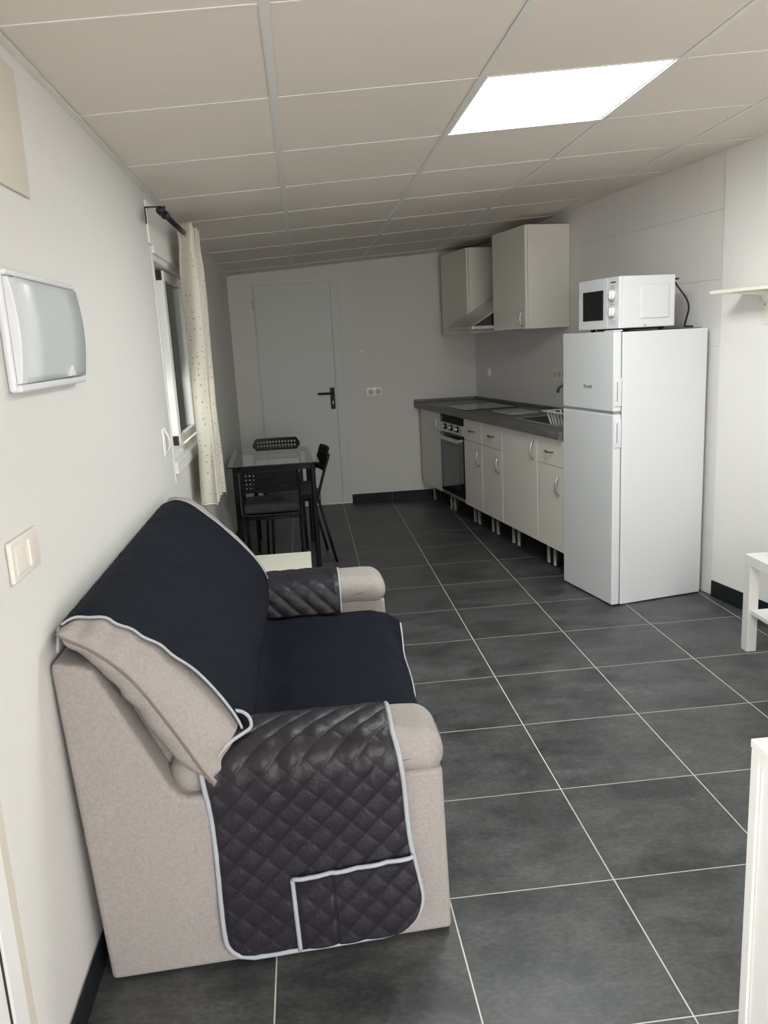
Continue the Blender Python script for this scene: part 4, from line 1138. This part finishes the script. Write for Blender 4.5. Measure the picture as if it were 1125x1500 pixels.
edge = [near_cov(0, k/90, 0.001, False) for k in range(25, 91)]+[near_cov(k/40, 1.0, 0.001, False) for k in range(1, 41)]+[near_cov(1, 1-k/90, 0.001, False) for k in range(1, 80)]
ribbon(edge).build('piping', M['piping'], cov, smooth=True)
# pocket on the outer face of the near arm panel
def s_of_z(z):
    lo_, hi_ = 0.40, NT
    for _ in range(40):
        m_ = (lo_+hi_)/2
        if at_len(nq, nL, m_)[0].y > z: lo_ = m_
        else: hi_ = m_
    return lo_
def near_x(x, s, off):
    l, r_ = near_lr(s); u = max(0, min(1, (x-l)/max(1e-6, r_-l)))
    return near_cov(u, s/NT, off, False)
PX0 = 0.430
def pocket(u, v):
    x = PX0+0.006*v+(0.738-PX0)*u
    st = s_of_z(0.222+0.020*u); s = st+(NT-0.004-st)*v
    l, r_ = near_lr(s); x = min(x, r_-0.004)
    q = near_x(x, s, 0.006+puff(x+0.02, s)*fade(min(u, 1-u)*0.28))
    if abs(u-0.30) < 0.012: q.y += 0.004*(1-abs(u-0.30)/0.012)
    if v < 0.08: q.y -= 0.004*(1-v/0.08)
    return q
pk = MB().grid(pocket, 70, 60).build('pocket', M['navy_side'], cov, smooth=True, solid=0.002)
ribbon([pocket(k/30, 0.0)+Vector((0, -0.002, 0)) for k in range(31)], 0.0055).build('piping', M['piping'], pk, smooth=True)
ribbon([pocket(0.0, k/20)+Vector((0, -0.002, 0)) for k in range(21)], 0.0055).build('piping', M['piping'], pk, smooth=True)
MB().tube([pocket(0.30, k/20)+Vector((0, -0.0015, 0)) for k in range(21)], 0.0016, 6).build('seam', M['black'], pk, smooth=True)
# far arm panel
FAR = [(SL-0.222, 0.412), (SL-0.219, 0.459), (SL-0.203, 0.514), (SL-0.150, 0.545), (SL-0.095, 0.550), (SL-0.035, 0.543), (SL+0.006, 0.519), (SL+0.018, 0.479), (SL+0.022, 0.420), (SL+0.022, 0.250), (SL+0.026, 0.060)]
fq, fL = arc_path(FAR)
def far_cov(u, v):
    s = fL[-1]*v; x = 0.275+(0.628-0.275)*u
    p, t = at_len(fq, fL, s); n = Vector((t.y, -t.x, 0))
    if v < 0.35 and n.x > 0: n = -n
    if v > 0.6 and n.x < 0: n = -n
    h = puff(x, s)*fade(min(x-0.275, 0.628-x))+0.003*noise.noise(Vector((x*20, s*8, 1)))
    if n.y < -0.3: n = -n
    return Vector((x, p.x+n.x*h, p.y+n.y*h+0.008))
MB().grid(far_cov, 80, 120).build('far_arm_panel', M['navy_side'], cov, smooth=True, solid=0.002)
ribbon([far_cov(1.0, k/60)+Vector((0.001, 0, 0)) for k in range(61)], 0.0035).build('piping', M['piping'], cov, smooth=True)
